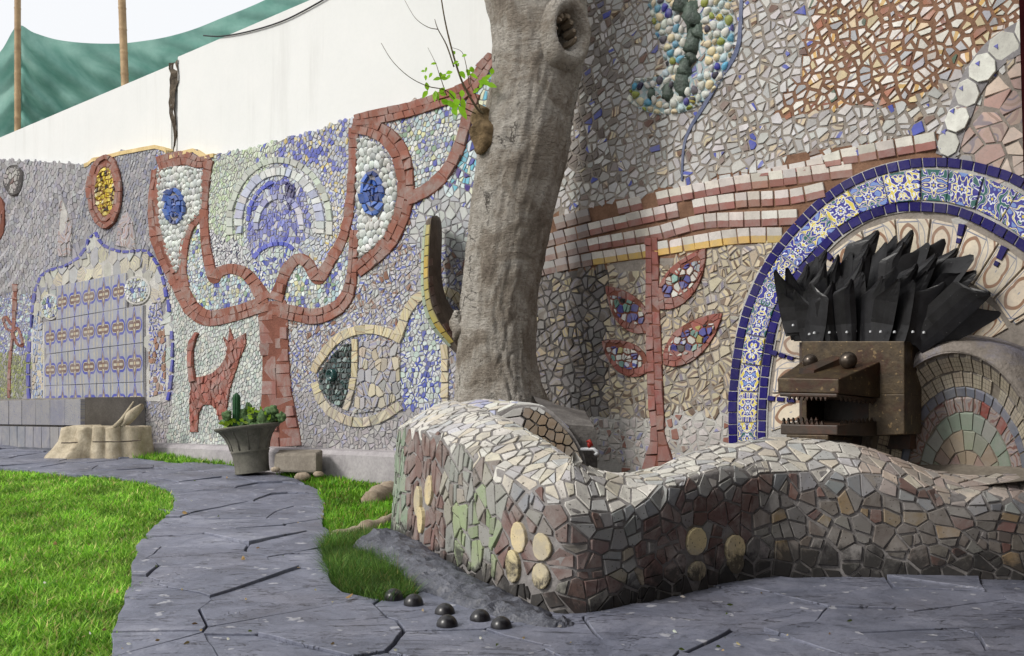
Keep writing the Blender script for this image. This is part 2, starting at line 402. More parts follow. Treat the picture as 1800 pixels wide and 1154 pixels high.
    n1 = noise_n(t, v, 14, 5, 0.7); n2 = noise_n(t, v, 90, 3, 0.6)
    dirtc = mix(t, 0.5, col, C(112, 106, 100))
    col = mix(t, mth(t, 'MULTIPLY', ramp(t, n1.outputs[0], [(0.42, (0, 0, 0)), (0.72, (1, 1, 1))]), dirt), col, dirtc)
    col = mix(t, ramp(t, n2.outputs[0], [(0.55, (0, 0, 0)), (0.8, (0.3, 0.3, 0.3))]), col, C(96, 90, 84))
    n3 = noise_n(t, v, 5.0, 6, 0.75, 0.4)
    col = mix(t, ramp(t, n3.outputs[0], [(0.44, (0, 0, 0)), (0.72, (min(0.9, dirt * 1.6),) * 3)]), col, C(156, 152, 148))
    if mould:                                            # black algae growing up from the wet paving, in ragged patches, and pinholes
        sp = t.nodes.new('ShaderNodeSeparateXYZ'); t.links.new(v, sp.inputs[0])
        hgt = mth(t, 'SUBTRACT', sp.outputs[2], mth(t, 'ADD', mth(t, 'MULTIPLY', sp.outputs[1], GK), GC))
        n4 = noise_n(t, v, 5.5, 6, 0.75, 0.5)
        k = mth(t, 'SUBTRACT', mth(t, 'MULTIPLY', n4.outputs[0], 0.62), hgt)
        col = mix(t, ramp(t, k, [(0.17, (0, 0, 0)), (0.25, (0.88,) * 3)]), col, C(48, 46, 45))
        n5 = noise_n(t, v, 75, 1, 0.4)
        col = mix(t, ramp(t, n5.outputs[0], [(0.70, (0, 0, 0)), (0.73, (0.85,) * 3)]), col, C(66, 60, 54))
    t.links.new(col, b.inputs['Base Color'])
    t.links.new(ramp(t, n1.outputs[0], [(0.3, (rough,) * 3), (0.7, (min(1, rough + 0.35),) * 3)]), b.inputs['Roughness'])
    bump(t, b, mth(t, 'ADD', n1.outputs[0], mth(t, 'MULTIPLY', n2.outputs[0], 0.4)), 0.25, 0.006)
tile_mat('glaze'); tile_mat('clean_glaze', None, 0.3, 0.06)
M['clean_glaze'].node_tree.nodes['Principled BSDF'].inputs['Specular IOR Level'].default_value = 0.18
tile_mat('rough_tile', None, 0.75, 0.5)
tile_mat('planter_glaze', None, 0.45, 0.5, True); tile_mat('planter_stone', None, 0.8, 0.5, True)
tile_mat('floral', 'floral', 0.25, 0.10)
for p_ in ('stripe', 'swirl', 'speck', 'azulejo', 'curl', 'halves', 'grid'): tile_mat(p_, p_)

# slate paving: layered, split along fine hairlines, flecked with pale lichen
m, t, b = new_mat('slate', 0.5, 0.5)
v = pos(t)
mp = node(t, 'ShaderNodeMapping'); mp.inputs['Scale'].default_value = (1, 1.0, 1); mp.inputs['Rotation'].default_value = (0, 0, R(8)); t.links.new(v, mp.inputs[0])
n1 = noise_n(t, mp.outputs[0], 2.4, 10, 0.72, 0.5); n2 = noise_n(t, mp.outputs[0], 26, 6, 0.7); n3 = noise_n(t, mp.outputs[0], 13, 3, 0.5); n5 = noise_n(t, v, 1.3, 4); n6 = noise_n(t, v, 110, 3, 0.6)
c = ramp(t, n1.outputs[0], [(0.30, C(84, 88, 103)), (0.46, C(112, 116, 132)), (0.56, C(127, 130, 146)), (0.72, C(154, 156, 169))])
c = mix(t, mth(t, 'MULTIPLY', ramp(t, n5.outputs[0], [(0.48, (0, 0, 0)), (0.72, (1, 1, 1))]), 0.30), c, C(112, 104, 102))
c = mix(t, ramp(t, n2.outputs[0], [(0.48, (0, 0, 0)), (0.72, (0.38, 0.38, 0.38))]), c, C(78, 79, 94))
c = mix(t, ramp(t, n6.outputs[0], [(0.5, (0, 0, 0)), (0.8, (0.35, 0.35, 0.35))]), c, C(70, 70, 82))
c = mix(t, ramp(t, n3.outputs[0], [(0.665, (0, 0, 0)), (0.69, (0.6, 0.6, 0.6))]), c, C(198, 198, 204))
mp2 = node(t, 'ShaderNodeMapping'); mp2.inputs['Scale'].default_value = (1, 4.2, 1); mp2.inputs['Rotation'].default_value = (0, 0, R(-5)); t.links.new(v, mp2.inputs[0])
n7 = noise_n(t, mp2.outputs[0], 1.7, 5, 0.62, 0.7); n8 = noise_n(t, v, 2.6, 2)
hair = mth(t, 'MULTIPLY', ramp(t, mth(t, 'ABSOLUTE', mth(t, 'SUBTRACT', n7.outputs[0], 0.5)), [(0.0, (1, 1, 1)), (0.0065, (0, 0, 0))]), ramp(t, n8.outputs[0], [(0.42, (0, 0, 0)), (0.48, (1, 1, 1))]))
c = mix(t, mth(t, 'MULTIPLY', hair, 0.85), c, C(40, 40, 48))
t.links.new(c, b.inputs['Base Color'])
hh = mth(t, 'ADD', mth(t, 'MULTIPLY', n1.outputs[0], 1.2), mth(t, 'ADD', mth(t, 'MULTIPLY', n2.outputs[0], 0.35), mth(t, 'MULTIPLY', n6.outputs[0], 0.08)))
# split layers: little steps
st_ = mth(t, 'MULTIPLY', mth(t, 'FLOOR', mth(t, 'MULTIPLY', n1.outputs[0], 14.0)), 0.035)
hh = mth(t, 'SUBTRACT', mth(t, 'ADD', mth(t, 'MULTIPLY', hh, 0.6), mth(t, 'MULTIPLY', st_, 3.0)), mth(t, 'MULTIPLY', hair, 0.5))
bump(t, b, hh, 0.8, 0.022)
t.links.new(ramp(t, n1.outputs[0], [(0.3, (0.36,) * 3), (0.7, (0.62,) * 3)]), b.inputs['Roughness'])

# bark
m, t, b = new_mat('bark', 0.9, 0.25)
v = pos(t)
mp = node(t, 'ShaderNodeMapping'); mp.inputs['Scale'].default_value = (1, 1, 2.6); t.links.new(v, mp.inputs[0])
n1 = noise_n(t, v, 3.2, 6, 0.7, 0.6); n2 = noise_n(t, mp.outputs[0], 26, 6, 0.75, 0.3); n3 = noise_n(t, v, 85, 4, 0.7)
vo = node(t, 'ShaderNodeTexVoronoi', feature='DISTANCE_TO_EDGE'); vo.inputs['Scale'].default_value = 4.0
vm = node(t, 'ShaderNodeVectorMath', operation='ADD'); t.links.new(v, vm.inputs[0])
vs = node(t, 'ShaderNodeVectorMath', operation='SCALE'); vs.inputs['Scale'].default_value = 0.35; t.links.new(n1.outputs['Color'], vs.inputs[0]); t.links.new(vs.outputs[0], vm.inputs[1])
t.links.new(vm.outputs[0], vo.inputs['Vector'])
c = ramp(t, n1.outputs[0], [(0.24, C(100, 89, 78)), (0.42, C(164, 154, 141)), (0.58, C(208, 202, 192)), (0.78, C(144, 132, 118))])
c = mix(t, ramp(t, n2.outputs[0], [(0.46, (0, 0, 0)), (0.70, (0.55, 0.55, 0.55))]), c, C(104, 94, 83))
c = mix(t, ramp(t, n3.outputs[0], [(0.5, (0, 0, 0)), (0.78, (0.5, 0.5, 0.5))]), c, C(90, 81, 72))
crk = mth(t, 'MULTIPLY', ramp(t, vo.outputs['Distance'], [(0.008, (1, 1, 1)), (0.03, (0, 0, 0))]), ramp(t, n1.outputs[0], [(0.54, (0, 0, 0)), (0.60, (1, 1, 1))]))
c = mix(t, mth(t, 'MULTIPLY', crk, 0.7), c, C(52, 42, 34))
t.links.new(c, b.inputs['Base Color'])
hh = mth(t, 'ADD', mth(t, 'MULTIPLY', n2.outputs[0], 0.7), mth(t, 'MULTIPLY', n3.outputs[0], 0.45))
mp3 = node(t, 'ShaderNodeMapping'); mp3.inputs['Scale'].default_value = (1, 1, 7); t.links.new(v, mp3.inputs[0])
n4 = noise_n(t, mp3.outputs[0], 5, 4, 0.6, 0.6)
hh = mth(t, 'ADD', mth(t, 'SUBTRACT', hh, mth(t, 'MULTIPLY', crk, 0.8)), mth(t, 'MULTIPLY', n4.outputs[0], 0.35))
bump(t, b, hh, 1.0, 0.045)

# foliage with per-blade colour, a little light passing through
def leaf_mat(name, rough=0.55, trans=0.35):
    m = bpy.data.materials.new(name); m.use_nodes = True; t = m.node_tree; b = t.nodes['Principled BSDF']
    b.inputs['Roughness'].default_value = rough; b.inputs['Specular IOR Level'].default_value = 0.3
    c = attr(t, 'Col'); t.links.new(c, b.inputs['Base Color'])
    tr = t.nodes.new('ShaderNodeBsdfTranslucent'); t.links.new(c, tr.inputs[0])
    mx = t.nodes.new('ShaderNodeMixShader'); mx.inputs[0].default_value = trans
    t.links.new(b.outputs[0], mx.inputs[1]); t.links.new(tr.outputs[0], mx.inputs[2])
    t.links.new(mx.outputs[0], t.nodes['Material Output'].inputs[0]); M[name] = m
leaf_mat('grass_blade'); leaf_mat('leaf_green', 0.5, 0.45)

# shade net: woven plastic, translucent
m = bpy.data.materials.new('shade_net'); m.use_nodes = True; t = m.node_tree; b = t.nodes['Principled BSDF']
v = pos(t); n1 = noise_n(t, v, 2.5, 5, 0.6); n2 = noise_n(t, v, 60, 3)
c = ramp(t, n1.outputs[0], [(0.3, C(112, 166, 152)), (0.7, C(160, 202, 190))]); c = mix(t, ramp(t, n2.outputs[0], [(0.55, (0, 0, 0)), (0.8, (0.5, 0.5, 0.5))]), c, C(140, 176, 166))
t.links.new(c, b.inputs['Base Color']); b.inputs['Roughness'].default_value = 0.7
tr = t.nodes.new('ShaderNodeBsdfTranslucent'); t.links.new(c, tr.inputs[0]); mx = t.nodes.new('ShaderNodeMixShader'); mx.inputs[0].default_value = 0.5
t.links.new(b.outputs[0], mx.inputs[1]); t.links.new(tr.outputs[0], mx.inputs[2]); t.links.new(mx.outputs[0], t.nodes['Material Output'].inputs[0]); M['shade_net'] = m
# bamboo
m, t, b = new_mat('bamboo', 0.55, 0.4); v = pos(t); n1 = noise_n(t, v, 5, 5, 0.6)
t.links.new(ramp(t, n1.outputs[0], [(0.3, C(132, 104, 72)), (0.7, C(190, 162, 122))]), b.inputs['Base Color'])

# ------------------------------------------------------------------ mosaic tile machinery
def wl(o):
    p = Vector((0, 0, 0))
    while o is not None: p += o.location; o = o.parent
    return p
TILES = []
def add_tile(poly, surf, col, mat='glaze', kind_='grey_tile', parent=None, thing=None, col2=None, lift=0.0, gap=0.006, tilt=0.06,
             rnd=False, uvf=None, depth=0.02, bev=0.0028, minr=0.008, dome=0.0):
    if area(poly) < 0: poly = poly[::-1]
    n = len(poly); cx = sum(p[0] for p in poly) / n; cy = sum(p[1] for p in poly) / n
    q = [p for i, p in enumerate(poly) if math.hypot(p[0] - poly[i - 1][0], p[1] - poly[i - 1][1]) > 0.006]
    if len(q) < 3: return
    r = math.sqrt(abs(area(q)) / math.pi)
    if r < minr: return
    k = max(0.4, 1 - gap / r)
    q = [(cx + (x - cx) * k, cy + (y - cy) * k) for x, y in q]
    if rnd:
        o = []
        for i in range(len(q)):
            a, c = q[i - 1], q[i]
            o += [(a[0] * .72 + c[0] * .28, a[1] * .72 + c[1] * .28), (a[0] * .28 + c[0] * .72, a[1] * .28 + c[1] * .72)]
        q = o
    ta, tb = random.gauss(0, tilt), random.gauss(0, tilt)
    kk = 1 - min(0.35, bev / r)
    n = len(q); V = []; UV = []
    ang = random.uniform(0, 6.28); ca, sa = math.cos(ang), math.sin(ang); ox, oy = random.uniform(0, 9), random.uniform(0, 9)
    def put(x, y, d):
        V.append(surf(x, y, d))
        UV.append(uvf(x, y) if uvf else ((x - cx) * ca - (y - cy) * sa + ox, (x - cx) * sa + (y - cy) * ca + oy))
    for x, y in q: put(x, y, lift - depth)
    for x, y in q: put(x, y, lift - bev * 0.8 + (x - cx) * ta + (y - cy) * tb)
    for x, y in q: put(cx + (x - cx) * kk, cy + (y - cy) * kk, lift + (x - cx) * ta + (y - cy) * tb)
    Fc = []
    for i in range(n):
        j = (i + 1) % n
        Fc.append((i, j, n + j, n + i)); Fc.append((n + i, n + j, 2 * n + j, 2 * n + i))
    if dome > 0:
        put(cx, cy, lift + dome)
        for i in range(n): Fc.append((2 * n + i, 2 * n + (i + 1) % n, 3 * n))
    else: Fc.append(tuple(range(2 * n, 3 * n)))
    pp = [pix(v) for v in V[2 * n:3 * n]]
    TILES.append(dict(V=V, F=Fc, UV=UV, col=col, col2=col2 or col, mat=mat, kind=kind_, parent=parent, thing=thing or parent, area=abs(area(pp)), smooth=dome > 0))
def flush(cap=300):
    groups = {}
    for tdict in TILES: groups.setdefault((tdict['thing'].name, tdict['kind']), []).append(tdict)
    for (tn, kd_), lst in groups.items():
        lst.sort(key=lambda d: -d['area'])
        for d in lst[:cap]:
            n = len(d['V']); c = sum(d['V'], Vector((0, 0, 0))) / n
            o = mesh_obj(d['kind'], d['V'], d['F'], d['mat'], None, d['smooth'], d['UV'],
                         {'Col': [(*d['col'], 1)] * n, 'Col2': [(*d['col2'], 1)] * n}, loc=c)
            o.parent = d['parent']; o.location = c - wl(d['parent'])
        rest = lst[cap:]
        if rest:
            V, Fc, UV, A, B, mi, mats = [], [], [], [], [], [], []
            for d in rest:
                o0 = len(V); V += d['V']; UV += d['UV']; Fc += [tuple(i + o0 for i in f) for f in d['F']]
                A += [(*d['col'], 1)] * len(d['V']); B += [(*d['col2'], 1)] * len(d['V'])
                if d['mat'] not in mats: mats.append(d['mat'])
                mi += [mats.index(d['mat'])] * len(d['F'])
            th = rest[0]['thing']
            o = mesh_obj('small_' + kd_ + 's', V, Fc, mats[0], None, False, UV, {'Col': A, 'Col2': B}, loc=wl(th))
            for mname in mats[1:]: o.data.materials.append(M[mname])
            o.data.polygons.foreach_set('material_index', mi)
            o.parent = th; o.location = (0, 0, 0); kind(o, 'stuff')
    TILES.clear()

def wpoly(px, d=0.0): return [W(x, y, d) for x, y in px]
def prism(name, poly, d0, d1, mat, parent, surf=wall):
    """a raised bed of mortar with a poly outline"""
    if area(poly) < 0: poly = poly[::-1]
    n = len(poly); V = [surf(x, y, d0) for x, y in poly] + [surf(x, y, d1) for x, y in poly]
    Fc = [(i, (i + 1) % n, n + (i + 1) % n, n + i) for i in range(n)] + [tuple(range(n, 2 * n))]
    o = mesh_obj(name, V, Fc, mat, None, loc=wl(parent)); o.parent = parent; o.location = (0, 0, 0)
    return o
def fill(poly, spacing, style, parent, thing, lift=0.012, surf=wall, aspect=1.0, rot=0.0, jit=0.28, gap=0.006, tilt=0.06, rnd=False, dome=0.0, hole=None):
    xs = [p[0] for p in poly]; ys = [p[1] for p in poly]; m_ = spacing * 1.5
    pts = hexgrid(min(xs) - m_, max(xs) + m_, min(ys) - m_, max(ys) + m_, spacing * aspect, spacing, rot, jit)
    if area(poly) < 0: poly = poly[::-1]
    for p, c in zip(pts, voronoi(pts, 14, subject=poly)):
        if not c: continue
        if hole and pip(p, hole): continue
        q = pix(surf(p[0], p[1], 0)); st = style(q[0], q[1])
        for c in (shatter(c, 0.3) if not rnd else [c]): add_tile(c, surf, parent=parent, thing=thing, lift=lift + random.uniform(-0.003, 0.004), gap=gap, tilt=tilt, rnd=rnd, dome=dome, **st)
def band_edges(pts, n=10):
    """pixel polyline (x, y, width) -> fine list of (left uv, right uv, arc length)"""
    c = catmull(pts, n); out = []; s = 0; prev = None
    for i, (x, y, w_) in enumerate(c):
        a, b_ = c[max(i - 1, 0)], c[min(i + 1, len(c) - 1)]
        tx, ty = b_[0] - a[0], b_[1] - a[1]; l = math.hypot(tx, ty) or 1
        nx, ny = ty / l, -tx / l
        L, Rr = W(x + nx * w_ / 2, y + ny * w_ / 2), W(x - nx * w_ / 2, y - ny * w_ / 2)
        m_ = ((L[0] + Rr[0]) / 2, (L[1] + Rr[1]) / 2)
        if prev: s += math.hypot(m_[0] - prev[0], m_[1] - prev[1])
        prev = m_; out.append((L, Rr, s))
    return out
def band_at(E, s):
    s = max(0, min(E[-1][2], s))
    for a, b_ in zip(E, E[1:]):
        if s <= b_[2]:
            k = 0 if b_[2] == a[2] else (s - a[2]) / (b_[2] - a[2])
            f = lambda p, q: (p[0] + (q[0] - p[0]) * k, p[1] + (q[1] - p[1]) * k)
            return f(a[0], b_[0]), f(a[1], b_[1])
    return E[-1][0], E[-1][1]
def band_bed(name, Es, d0, d1, mat, parent, surf=wall):
    V, Fc = [], []
    for E in Es:
        o = len(V)
        for L, Rr, s in E:
            V += [surf(*L, d0), surf(*L, d1), surf(*Rr, d1), surf(*Rr, d0)]
        for i in range(len(E) - 1):
            a = o + 4 * i; b_ = a + 4
            Fc += [(a, a + 1, b_ + 1, b_), (a + 1, a + 2, b_ + 2, b_ + 1), (a + 2, a + 3, b_ + 3, b_ + 2)]
        e = len(V) - 4
        Fc += [(o, o + 3, o + 2, o + 1), (e, e + 1, e + 2, e + 3)]
    ob = mesh_obj(name, V, Fc, mat, None, loc=wl(parent)); ob.parent = parent; ob.location = (0, 0, 0)
    return ob
def band_tiles(E, step, rows, style, parent, thing, lift=0.02, gap=0.005, jit=0.25, skip=0.0, unit=False, surf=wall, tilt=0.07, wob=0.25, margin=0.0, rnd=False):
    T = E[-1][2]
    cuts = [margin] + [margin + (1 - 2 * margin) * (r + random.uniform(-.08, .08)) / rows for r in range(1, rows)] + [1 - margin]
    for r in range(rows):
        s = -random.uniform(0, step * 0.5) if rows > 1 else 0.0
        while s < T - step * 0.3:
            e = s + step * (1 + random.uniform(-jit, jit))
            if T - e < step * 0.4: e = T
            if random.random() >= skip:
                j0, j1 = (random.uniform(-wob, wob) * step * 0.35 for _ in range(2))
                a0 = band_at(E, s); a1 = band_at(E, e); b0 = band_at(E, s + j0 * 0.3); b1 = band_at(E, e + j1 * 0.3)
                lp = lambda p, k: (p[0][0] + (p[1][0] - p[0][0]) * k, p[0][1] + (p[1][1] - p[0][1]) * k)
                k0 = cuts[r] if r == 0 else cuts[r] + random.uniform(-.03, .03); k1 = cuts[r + 1]
                q = [lp(a0, k0), lp(a1, k0), lp(b1, k1), lp(b0, k1)]
                uvf = None
                if unit:
                    A, B_, D_ = q[3], q[2], q[0]
                    ex = (B_[0] - A[0], B_[1] - A[1]); ey = (D_[0] - A[0], D_[1] - A[1]); det = ex[0] * ey[1] - ex[1] * ey[0] or 1e-6
                    uvf = lambda x, y, A=A, ex=ex, ey=ey, det=det: (((x - A[0]) * ey[1] - (y - A[1]) * ey[0]) / det, (ex[0] * (y - A[1]) - ex[1] * (x - A[0])) / det)
                cq = pix(surf((q[0][0] + q[2][0]) / 2, (q[0][1] + q[2][1]) / 2, 0)); st = style(*cq)
                add_tile(q, surf, parent=parent, thing=thing, lift=lift + random.uniform(-0.003, 0.004), gap=gap, tilt=tilt, uvf=uvf, rnd=rnd, **st)
            s = e
def pick(*opts):
    tot = sum(o[0] for o in opts); r = random.uniform(0, tot)
    for o in opts:
        r -= o[0]
        if r <= 0: break
    return o[1]
def S(col, kind_, mat='glaze', col2=None, a=0.14): return dict(col=J(col, a), kind_=kind_, mat=mat, col2=J(col2, 0.15) if col2 else None)

# ------------------------------------------------------------------ ground, paving
gv = []
for yy in (-30, 3, 60):
    for xx in (-45, 0, 45): gv.append((xx, yy, gz(yy) - 0.05))
ground = kind(mesh_obj('ground', gv, [(0, 1, 4, 3), (1, 2, 5, 4), (3, 4, 7, 6), (4, 5, 8, 7)], 'soil'), 'structure')

PATH = [(-420, 1300), (110, 1300), (195, 1154), (205, 1090), (230, 1010), (240, 960), (268, 925), (300, 900), (306, 878), (292, 858), (260, 848), (200, 838), (100, 832), (0, 822), (-160, 812),
        (-160, 779), (0, 781), (60, 783), (100, 790), (200, 802), (300, 812), (400, 818), (480, 831), (530, 846), (560, 862), (572, 882), (570, 925), (582, 942), (564, 968),
        (580, 1010), (600, 1040), (660, 1052), (720, 1050), (760, 1030), (840, 1040), (940, 1050), (1100, 1035), (1250, 1015), (1360, 1000), (1800, 1004), (2100, 1005), (2100, 1300)]
PATH = [p for p in PATH if p[0] > -400]
path_w = [(G(x, y).x, G(x, y).y) for x, y in PATH]
bed = []
slate = mesh_obj('paving', [(x, y, gz(y) - 0.035) for x, y in path_w], [tuple(range(len(path_w)))], 'soil')
kind(slate, 'structure')
random.seed(21)
pts = hexgrid(-9, 5, 2.0, 13, 0.70, 0.24, R(6), 0.47)
def slab_surf(x, y, d): return Vector((x, y, gz(y) + d))
for p, c in zip(pts, voronoi(pts, 16, subject=path_w)):
    if not c or abs(area(c)) < 0.004: continue
    if area(c) < 0: c = c[::-1]
    q = []                                           # broken, wavering edges, kept inside the cell
    for i in range(len(c)):
        a, b_ = c[i], c[(i + 1) % len(c)]; L = math.hypot(b_[0] - a[0], b_[1] - a[1]); n = max(1, int(L / 0.09))
        for k in range(n):
            t_ = k / n; x, y = a[0] + (b_[0] - a[0]) * t_, a[1] + (b_[1] - a[1]) * t_
            nz = 0.022 * mnoise.noise((x * 4, y * 4, 1.7)) + 0.012 * mnoise.noise((x * 14, y * 14, 4.0))
            x += nz; y += 0.7 * nz + 0.008 * mnoise.noise((x * 17, y * 17, 8))
            q.append((x, y))
    cx = sum(a[0] for a in q) / len(q); cy = sum(a[1] for a in q) / len(q)
    wd = math.sqrt(abs(area(q)))
    g = random.choice((0.001, 0.002, 0.004, 0.007)) / wd * 2
    ta, tb = random.gauss(0, 0.004), random.gauss(0, 0.014); lf = random.gauss(0, 0.0045)
    q = [(cx + (x - cx) * (1 - g), cy + (y - cy) * (1 - g)) for x, y in q]; n = len(q)
    V = [slab_surf(x, y, -0.05) for x, y in q]
    top = lambda x, y: lf + max(-0.02, min(0.02, ta * (x - cx) + tb * (y - cy)))
    V += [slab_surf(x, y, top(x, y) - 0.0025) for x, y in q]
    V += [slab_surf(cx + (x - cx) * (1 - 0.004 / wd), cy + (y - cy) * (1 - 0.004 / wd), top(x, y)) for x, y in q]
    Fc = []
    for i in range(n):
        j = (i + 1) % n; Fc += [(i, j, n + j, n + i), (n + i, n + j, 2 * n + j, 2 * n + i)]
    Fc.append(tuple(range(2 * n, 3 * n)))
    mesh_obj('slate_slab', V, Fc, 'slate', slate, loc=(cx, cy, gz(cy)))

# ------------------------------------------------------------------ white plaster wall behind and above the mosaic
def box_uvd(name, u0, u1, v0, v1, d0, d1, mat, parent=None, loc=None):
    V = [wallflat(u, v, d) for d in (d0, d1) for v in (v0, v1) for u in (u0, u1)]
    Fc = [(0, 2, 3, 1), (4, 5, 7, 6), (0, 1, 5, 4), (2, 6, 7, 3), (0, 4, 6, 2), (1, 3, 7, 5)]
    o = mesh_obj(name, V, Fc, mat, None, loc=loc if loc is not None else (wl(parent) if parent else None))
    if parent: o.parent = parent; o.location = (0, 0, 0)
    return o
ua = W(298, 95)[0]
base = wallflat(-3, 0, -0.2)
wallw = tag(empty('plaster_wall', base), 'tall white plaster garden wall rising above the mosaic, cracked near the left', 'wall')
box_uvd('wall_panel', -14, ua - 0.09, -0.2, 4.39, -0.34, -0.07, 'plaster', wallw)
box_uvd('wall_panel', ua + 0.05, 12, -0.2, 4.44, -0.36, -0.065, 'plaster', wallw)
# the broken joint between the two panels: rough masonry with a crack running down
random.seed(3)
V, Fc = [], []
n = 26
for i in range(n + 1):
    v = 4.41 - (4.41 - 2.9) * i / n; k = max(0, 1 - i / 15.0)
    wl_, wr_ = 0.012 + 0.13 * k * random.uniform(0.5, 1.0), 0.012 + 0.10 * k * random.uniform(0.55, 1.0)
    uc = ua - 0.02 + 0.03 * math.sin(i * 0.6)
    for u, d in ((uc - wl_, -0.068), (uc - wl_ * 0.3, -0.12 + random.uniform(0, 0.05)), (uc + wr_ * 0.4, -0.11 + random.uniform(0, 0.05)), (uc + wr_, -0.063)): V.append(wallflat(u, v, d + 0.012))
for i in range(n):
    for k in range(3): a = i * 4 + k; Fc.append((a, a + 4, a + 5, a + 1))
o = mesh_obj('broken_joint', V, Fc, 'crack_dark', None, loc=wl(wallw)); o.parent = wallw; o.location = (0, 0, 0)
box_uvd('joint_filling', ua - 0.09, ua + 0.05, -0.2, 4.40, -0.34, -0.085, 'plaster', wallw)

# ------------------------------------------------------------------ the mosaic wall
TOP = [(-400, 268), (0, 283), (60, 284), (150, 291), (163, 281), (210, 269), (275, 258), (292, 263), (299, 277), (316, 270), (340, 264), (358, 276), (374, 273), (450, 261), (500, 246), (560, 230),
       (622, 208), (700, 188), (760, 168), (812, 150), (838, 140), (841, 116), (870, 96), (920, 55), (1000, -60), (1300, -120), (2300, -420)]
Z0 = 0.44
us = np.arange(-11.5, 6.01, 0.06)
toptab = sorted((W(x, y)[0], W(x, y)[1]) for x, y in TOP)
def vtop(u): return interp(toptab, u) + 0.012 * mnoise.noise((u * 9, 0, 0))
V, Fc, nv = [], [], 64
for u in us:
    vt = vtop(u)
    for k in range(nv + 1): V.append(wall(u, 0.1 + (vt - 0.1) * k / nv, -0.0032))
    V.append(wall(u, vt, -0.10))
cl = nv + 2
for i in range(len(us) - 1):
    for k in range(nv + 1): a = i * cl + k; Fc.append((a, a + cl, a + cl + 1, a + 1))
mos = mesh_obj('mosaic_wall', V, Fc, 'mortar', None, False, loc=tuple(wallflat(-2, 0.1)))
tag(mos, 'long garden wall covered in a figurative mosaic of broken tiles', 'wall')
mi_ = []
for nm in ('mortar_brown', 'mortar_pale', 'mortar_warm', 'dark_mortar'): mos.data.materials.append(M[nm])
BR1 = [(1440, -200), (1412, 110), (1362, 207), (1480, 190), (1600, 182), (1690, 128), (1805, 44), (1805, -200)]
BR2 = [(860, 372), (1000, 376), (1100, 350), (1240, 318), (1400, 276), (1655, 236), (1668, 285), (1500, 330), (1390, 420), (1090, 464), (860, 490)]
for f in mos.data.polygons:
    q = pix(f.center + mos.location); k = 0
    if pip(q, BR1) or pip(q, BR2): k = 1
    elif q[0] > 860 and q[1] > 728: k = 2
    elif q[0] > 860: k = 4 if q[0] < 1064 and q[1] > 440 else 3  # trunk's shadow painted into the mortar right of it
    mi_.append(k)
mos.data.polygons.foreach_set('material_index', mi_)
# ochre paint line along the broken top edge
E = []
for (x0, x1) in ((150, 298), (300, 378)):
    E.append([(W(x, interp(TOP, x) - 2.5), W(x, interp(TOP, x) + 4), 0) for x in range(x0, x1, 4)])
band_bed('top_coping', E, -0.09, 0.012, 'ochre_paint', mos)

# --- palettes
TERR, TERR2 = C(140, 88, 73), C(137, 93, 84)
WH, PALE = C(218, 222, 218), C(196, 198, 200)
BLU, LAV, BRN, CRM, GRN = C(62, 72, 168), C(118, 124, 190), C(132, 90, 70), C(208, 188, 148), C(178, 196, 178)
def st_terr(x, y): return S(TERR if y < 560 else TERR2, 'terracotta_tile', 'rough_tile', a=0.09)
def st_grey(x, y):
    return pick((6, S(C(164, 164, 168), 'grey_tile', 'rough_tile')), (2, S(C(148, 148, 160), 'grey_tile', 'rough_tile')), (1, S(C(168, 166, 168), 'grey_tile', 'rough_tile')))
def st_greyblue(x, y):
    return pick((4, S(C(148, 149, 156), 'grey_tile', 'rough_tile')), (3, S(C(132, 135, 152), 'grey_tile', 'rough_tile')), (2, S(C(164, 164, 167), 'grey_tile')))
def st_pale(x, y):
    return pick((5, S(C(196, 202, 196), 'white_tile')), (3, S(C(182, 194, 184), 'white_tile', 'swirl', C(150, 165, 158))), (2, S(C(206, 206, 196), 'white_tile')), (1, S(C(170, 178, 176), 'white_tile')))
def st_greenwhite(x, y):
    if 1 > 0 and y < 330 and x > 450 and random.random() < 0.22: return S(C(104, 112, 196), 'blue_tile')
    return pick((5, S(C(206, 214, 196), 'white_tile')), (2, S(C(188, 206, 170), 'green_tile')), (2, S(C(196, 204, 200), 'white_tile', 'swirl', C(160, 180, 170))))
def st_blueyellow(x, y):
    if y < 300 and random.random() < 0.30: return S(C(96, 104, 186), 'blue_tile')
    return pick((4, S(C(196, 200, 202), 'striped_tile', 'stripe', C(130, 138, 196))), (3, S(C(204, 204, 196), 'striped_tile', 'swirl', C(206, 184, 110))), (2, S(C(186, 192, 200), 'white_tile')))
def st_bluearc(x, y):
    return pick((4, S(C(126, 132, 196), 'blue_tile')), (3, S(C(168, 172, 200), 'blue_tile', 'stripe', C(104, 112, 186))), (2, S(C(86, 92, 176), 'blue_tile')), (2, S(C(190, 192, 200), 'white_tile')))
def st_arcring(x, y): return pick((4, S(C(202, 206, 206), 'white_tile')), (2, S(C(190, 198, 200), 'white_tile', 'swirl', C(150, 160, 196))))
def st_bw(x, y): return pick((3, S(C(214, 216, 216), 'striped_tile', 'swirl', C(60, 62, 90))), (1, S(C(200, 204, 204), 'white_tile')))
def st_shard(x, y):
    return pick((6, S(C(198, 206, 206), 'shard_tile', 'speck')), (2, S(C(176, 200, 204), 'shard_tile')), (1.2, S(C(80, 90, 170), 'shard_tile')), (1, S(C(204, 204, 160), 'shard_tile')), (1.5, S(C(220, 224, 222), 'shard_tile')), (.5, S(C(130, 160, 130), 'shard_tile')))
